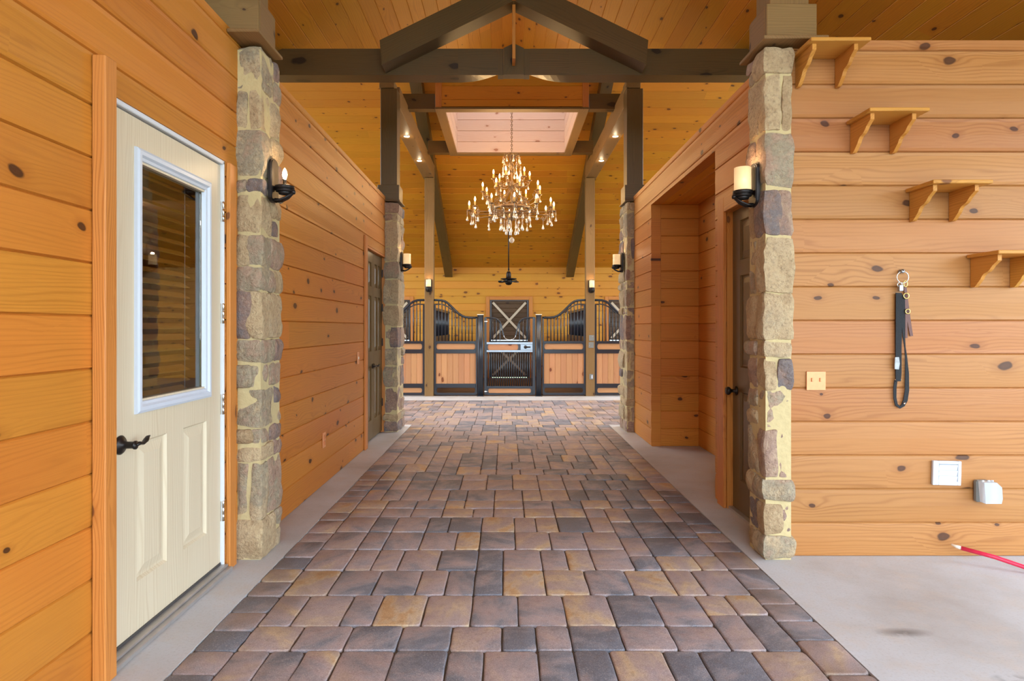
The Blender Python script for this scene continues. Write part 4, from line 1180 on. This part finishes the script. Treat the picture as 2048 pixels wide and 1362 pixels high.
# crystal strands
def strand(nb, big):
    m = MB(); z = 0
    for k in range(nb):
        m.lathe([(.0, z), (.0045, z - .004), (.0045, z - .008), (.0, z - .012)], seg=6); z -= .0135
    h = .055 * big
    m.lathe([(.0, z), (.004 * big, z - .006), (.011 * big, z - h * .55), (.014 * big, z - h * .78), (.009 * big, z - h * .95), (.0, z - h)], seg=8)
    return m
protos = [strand(3, 1.15), strand(6, 1.3), strand(9, 1.4)]
pm = []
for i, q in enumerate(protos):
    pm.append(q)
first = [None] * 3
def drop(i, r_, z, a):
    if first[i] is None:
        o = protos[i].build('crystal_strand', M_cryst, ch); first[i] = o
    else:
        o = first[i].copy(); C.objects.link(o); o.parent = ch
    o.location = (r_ * math.cos(a), r_ * math.sin(a), z)
random.seed(3)
for k in range(12):
    a = .05 + 2 * PI * k / 12
    drop(1, .66, 2.95, a); drop(2, .60, 2.93, a + .05); 
for k in range(8):
    a = .25 + 2 * PI * k / 8; drop(0, .44, 3.2, a); drop(1, .38, 3.17, a + .1)
for k in range(6):
    a = .2 + 2 * PI * k / 6; drop(0, .25, 3.38, a)
for k in range(12):
    drop(1, .275, 2.955, 2 * PI * k / 12 + .1)
for k in range(9): drop(2, .17, 2.86, 2 * PI * k / 9 + .2)
for k in range(7): drop(2, .09, 2.80, 2 * PI * k / 7)
for k in range(8):
    drop(0, .13, 3.76, 2 * PI * k / 8 + .2)
    drop(1, .14, 3.61, 2 * PI * k / 8 + .5) 
m = MB(); m.lathe([(.0, 2.475), (.02, 2.48), (.036, 2.50), (.04, 2.52), (.036, 2.54), (.02, 2.558), (.0, 2.565)], seg=16); m.tube([(0, 0, 2.56), (0, 0, 2.81)], .003, 6); m.build('crystal_ball', M_cryst, ch)
ch.location = (CXh, CY, 0)

# ------------------------------------------------------------------ shelves on the front wall
def corbel(m, x, yb, zt, w=.02, hgt=.155, dep=.185):
    P = [(yb, zt), (yb - dep, zt), (yb - dep, zt - .03)]
    for q in range(1, 8):
        f = q / 8; P.append((yb - dep + .012 + (dep - .07) * (f ** .75) - .0 , zt - .03 - (hgt - .045) * (f + .12 * math.sin(2 * PI * f))))
    P += [(yb - .035, zt - hgt + .006), (yb - .025, zt - hgt), (yb, zt - hgt)]
    m.prism([(x - w / 2, a, b) for a, b in P], (w, 0, 0))
SH = [(1.518, 1.818, 2.648, 'topmost small pine shelf with two curved brackets, beside the stone pillar'),
      (1.81, 2.11, 2.298, 'small pine shelf with two curved brackets, second from the top'),
      (2.125, 2.425, 1.938, 'small pine shelf with two curved brackets, third from the top'),
      (2.45, 2.75, 1.588, 'lowest small pine shelf, cut by the right edge of the photo')]
for (a, b, z, lab) in SH:
    t = thing('wall_shelf', lab, 'shelf', ((a + b) / 2, 3.33, z - .15))
    m = MB(); m.box(a, b, 3.108, 3.3265, z, z + .018, .003, axis=0); m.build('shelf_board', M_shelf, t)
    for x in (a + .032, a + .242):
        m = MB(); corbel(m, x, 3.3265, z - .0005); m.build('bracket', M_shelf, t)

# ------------------------------------------------------------------ things on the front wall (y=3.33)
WY = 3.328
wx = lambda px, y=3.33: (px - VX) * y / FX
wz = lambda py, y=3.33: H + (VY - py) * y / FX
# hook
t = thing('wall_hook', 'small round metal hook in the wall holding the black lead', 'hook', (wx(1799.5), WY, wz(543)))
m = MB(); c = (wx(1799.5), WY, wz(543)); m.lathe([(.0, -.03), (.008, -.029), (.011, -.024), (.008, -.018), (.004, -.015), (.004, -.006), (.010, -.004), (.010, 0)], c, 14, axis='y'); m.build('knob', M_steel, t)
def strap(m, pts, w, th, nrm=V((0, -1, 0))):
    pts = [V(p) for p in pts]; rows = []
    for i in range(len(pts)):
        T_ = (pts[min(i + 1, len(pts) - 1)] - pts[max(i - 1, 0)]).normalized()
        ww = w[i] if isinstance(w, list) else w
        S__ = T_.cross(nrm).normalized(); N_ = S__.cross(T_).normalized()
        rows.append([pts[i] + S__ * ww / 2 + N_ * th / 2, pts[i] - S__ * ww / 2 + N_ * th / 2, pts[i] - S__ * ww / 2 - N_ * th / 2, pts[i] + S__ * ww / 2 - N_ * th / 2])
    m.grid(rows, True, .5, False, True)
def ring(m, c, R_, r_, nrm='y', squash=1.0, seg=20):
    c = V(c); m.tube([c + V((R_ * math.cos(2 * PI * q / seg), 0, R_ * squash * math.sin(2 * PI * q / seg))) for q in range(seg + 1)], r_, 6, cap=False)
ld = thing('lead', 'black webbing lead folded and hung by its steel ring from the hook', 'lead', (wx(1797), WY, wz(815)))
m = MB(); ring(m, (wx(1800.5), WY - .018, wz(555)), .031, .0028); ring(m, (wx(1794), WY - .02, wz(570)), .012, .003); m.build('ring', M_chrome, ld)
m = MB(); m.box(wx(1791), wx(1800), WY - .03, WY - .012, wz(583), wz(570), .003); m.build('snap', M_steel, ld)
m = MB()
px_ = lambda L, y: [(wx(a), y, wz(b)) for a, b in L]
strap(m, px_([(1793.5, 586), (1793.5, 640), (1793, 700), (1793, 745), (1792.5, 762)], WY - .014), [.031, .032, .031, .031, .026], .006)
strap(m, px_([(1803, 590), (1803, 640), (1804.5, 670), (1807, 695), (1809, 712), (1811, 745), (1811, 780), (1808, 800), (1803, 810), (1797, 814), (1790, 809), (1787, 795), (1787, 775), (1789, 760)], WY - .010), [.02, .02, .012, .006, .010, .019, .022, .022, .018, .014, .014, .015, .016, .016], .004)
m.build('webbing', M_webbing, ld)
m = MB(); strap(m, px_([(1788.5, 714), (1789, 726), (1788, 738)], WY - .0195), [.02, .026, .022], .006); m.build('tape_wrap', M_tape, ld)
m = MB(); ring(m, (wx(1793), WY - .012, wz(759)), .014, .0025, squash=.5); m.build('keeper', M_chrome, ld)
m = MB(); m.lathe([(.0, -.004), (.006, -.003), (.006, 0)], (wx(1805), WY - .012, wz(806)), 10, axis='y'); m.build('rivet', M_chrome, ld)
hl = thing('leather_strap', 'narrow brown leather strap with brass rings hanging behind the black lead', 'strap', (wx(1815), WY, wz(676)))
m = MB(); strap(m, px_([(1808, 574), (1811, 600), (1814, 628), (1818, 655), (1821, 672)], WY - .006), [.014, .016, .018, .017, .016], .004)
strap(m, px_([(1809, 585), (1810, 630), (1810, 655), (1810, 676)], WY - .0085), .012, .003)
m.build('strap', M_leather, hl)
m = MB(); ring(m, (wx(1807.5), WY - .018, wz(592)), .014, .003); ring(m, (wx(1811), WY - .016, wz(623)), .012, .0028); ring(m, (wx(1806), WY - .018, wz(568)), .010, .0028, squash=1.6); m.build('brass_ring', M_brass, hl)
# copper coloured double outlet plate
def plate(name, label, cat, c, w, h, mat, toggles, ax='y', sgn=-1, mt=None):
    t = thing(name, label, cat, c)
    m = MB(); 
    if ax == 'y': m.box(c[0] - w / 2, c[0] + w / 2, c[1] - .006, c[1], c[2] - h / 2, c[2] + h / 2, .0025)
    else: m.box(c[0], c[0] + sgn * .006, c[1] - w / 2, c[1] + w / 2, c[2] - h / 2, c[2] + h / 2, .0025)
    m.build('plate', mat, t)
    m = MB()
    for (dx, dz, ww, hh) in toggles:
        if ax == 'y': m.box(c[0] + dx - ww / 2, c[0] + dx + ww / 2, c[1] - .012, c[1] - .0055, c[2] + dz - hh / 2, c[2] + dz + hh / 2, .002)
        else: m.box(c[0] + sgn * .0055, c[0] + sgn * .012, c[1] + dx - ww / 2, c[1] + dx + ww / 2, c[2] + dz - hh / 2, c[2] + dz + hh / 2, .002)
    m.build('toggle', mt or mat, t); return t
plate('switch_plate', 'square peach double switch plate on the front wall beside the pillar', 'switch plate', (wx(1631), WY, wz(761.5)), .102, .1, M_copper, [(-.022, .006, .009, .02), (.022, .006, .009, .02)], mt=M_copper)
plate('switch_plate', 'small peach switch plate on the left passage wall near the brown double door', 'switch plate', (-1.4088, 5.94, wz(716, 5.94)), .072, .115, M_copper, [(0, 0, .012, .024)], 'x', 1, M_sash)
plate('outlet_plate', 'small peach outlet plate low on the left passage wall', 'outlet', (-1.4088, 4.83, wz(880, 4.83)), .072, .115, M_copper, [(0, .024, .03, .03), (0, -.024, .03, .03)], 'x', 1, M_wplate)
plate('outlet_plate', 'grey outlet plate on the stall post right of the gate, upper of two', 'outlet', (1.512, 11.049, wz(676, 11.05)), .09, .1, M_grey, [(.02, .02, .012, .02)], mt=M_chrome)
plate('outlet_plate', 'grey outlet plate on the stall post right of the gate, directly under another', 'outlet', (1.505, 11.049, wz(690, 11.05)), .09, .1, M_grey, [(-.025, -.01, .014, .014)], mt=M_chrome)
plate('switch_plate', 'small white switch low on the stall post right of the gate', 'switch plate', (1.508, 11.049, wz(753.5, 11.05)), .065, .095, M_grey, [(.012, 0, .024, .06)], mt=M_white)
# dryer vent
vc = V((wx(1890), WY, wz(945)))
t = thing('wall_vent', 'square white louvred vent cover low on the front wall', 'vent', tuple(vc))
Rm = Matrix.Rotation(math.radians(1.5), 4, 'Y')
def vb(m, x0, x1, y0, y1, z0, z1, b=.002):
    c_ = V(((x0 + x1) / 2, (y0 + y1) / 2, (z0 + z1) / 2)); m.obox(vc + (Rm @ c_), Rm @ V((1, 0, 0)), V((0, 1, 0)), Rm @ V((0, 0, 1)), (x1 - x0) / 2, (y1 - y0) / 2, (z1 - z0) / 2, b)
m = MB(); w2, h2 = .075, .064
vb(m, -w2, -.045, -.016, 0, -h2, h2); vb(m, .057, w2, -.016, 0, -h2, h2); vb(m, -.045, .057, -.016, 0, .047, h2); vb(m, -.045, .057, -.016, 0, -h2, -.044); vb(m, -.045, .057, -.004, 0, -.044, .047)
m.build('cover', M_white, t)
for k in range(3):
    z = .030 - k * .03; m = MB(); c_ = V((.006, -.010, z)); a = .22
    m.obox(vc + Rm @ c_, Rm @ V((1, 0, 0)), V((0, math.cos(a), math.sin(a))), V((0, -math.sin(a), math.cos(a))), .05, .004, .015, .0015); m.build('louvre', M_white, t)
# weatherproof outlet cover
oc = V((wx(1958), WY, wz(979)))
t = thing('outlet_cover', 'clear plastic weatherproof outlet box standing out from the front wall', 'outlet cover', tuple(oc))
m = MB(); m.box(oc.x - .035, oc.x + .035, WY - .03, WY, oc.z - .06, oc.z + .055, .008); m.build('box', M_grey, t)
m = MB(); 
P = [(-.03, .055), (.035, .055), (.062, .03), (.066, -.03), (.06, -.055), (-.022, -.055)]
m.prism([(oc.x + a, WY - .075, oc.z + b) for a, b in P], (0, .043, 0)); m.build('bubble_cover', M_clear, t)
m = MB()
for x in (-.02, .012, .03): m.lathe([(.0, -.006), (.005, -.005), (.005, .005), (.0, .006)], (oc.x + x, WY - .05, oc.z + .058), 10, axis='x')
m.build('hinge', M_clear, t)
# red rod leaning along the foot of the wall
t = thing('rod', 'bright red rod with a pale tip lying against the foot of the front wall', 'rod', (2.6, 3.2, 0))
A = V((wx(1922, 3.25), 3.25, wz(1096, 3.25))); B = V((wx(2060, 3.1), 3.1, .022))
Cc = (A + B) / 2 + V((0, 0, .006)); Dd = B + (B - A) * 1.2; Dd.z = .012; B.z = max(B.z, .018)
m = MB(); m.tube([A, Cc, B, Dd], .011, 10); m.build('shaft', M_red, t)
m = MB(); m.tube([A + (A - B).normalized() * .042 + V((0, 0, .004)), A + (A - B).normalized() * .02, A + (A - B).normalized() * -.001], [.004, .0085, .0095], 10); m.build('tip', M_tip, t)

# ------------------------------------------------------------------ light and camera
sc_ = bpy.context.scene
w = bpy.data.worlds.new('overcast_sky'); sc_.world = w; w.use_nodes = True
nt = w.node_tree; bg = nt.nodes['Background']
tc = nt.nodes.new('ShaderNodeTexCoord'); sp = nt.nodes.new('ShaderNodeSeparateXYZ'); nt.links.new(tc.outputs['Generated'], sp.inputs[0])
cr = nt.nodes.new('ShaderNodeValToRGB'); nt.links.new(sp.outputs[2], cr.inputs[0])
cr.color_ramp.elements[0].position = 0; cr.color_ramp.elements[0].color = (.72, .87, 1, 1)
cr.color_ramp.elements[1].position = .6; cr.color_ramp.elements[1].color = (.66, .83, 1, 1)
nt.links.new(cr.outputs[0], bg.inputs[0]); bg.inputs[1].default_value = 3.4
cam = bpy.data.cameras.new('camera'); co = bpy.data.objects.new('camera', cam); C.objects.link(co)
co.location = (0, 0, H); co.rotation_euler = (PI / 2, 0, 0)
cam.sensor_width = 36; cam.lens = FX / 2048 * 36; cam.shift_x = (1024 - VX) / 2048; cam.shift_y = -(681 - VY) / 2048
cam.clip_start = .05; cam.clip_end = 200
sc_.camera = co
sc_.view_settings.view_transform = 'Standard'; sc_.view_settings.look = 'None'; sc_.view_settings.gamma = 1; sc_.view_settings.use_curve_mapping = False
sc_.view_settings.exposure = 1.3
sc_.cycles.use_denoising = True
sc_.cycles.max_bounces = 12; sc_.cycles.diffuse_bounces = 8; sc_.cycles.sample_clamp_indirect = 6
GR = {'wall_sconce': 'candle wall lamps on pillars and posts', 'wall_shelf': 'small bracket shelves stepping down the front wall',
      'downlight': 'small downlights in the long beams', 'stone_pillar': 'stone pillars flanking the passage', 'timber_post': 'timber posts along the passage',
      'ceiling_beam': 'long beams over the passage', 'rafter': 'rafters under the far roof slope', 'cross_beam': 'short beams beside the skylight',
      'stall_railing': 'curved-top panels of the stall front', 'gate_post': 'steel posts of the stall gate', 'stall_partition': 'partitions between the stalls',
      'outlet_plate': 'outlet plates', 'switch_plate': 'switch plates'}
for o in bpy.data.objects:
    b = o.name.split('.')[0]
    if o.parent is None and b in GR and 'label' in o: o['group'] = GR[b]
for o in bpy.data.objects:
    for k in ('_o', '_local'):
        if k in o: del o[k]
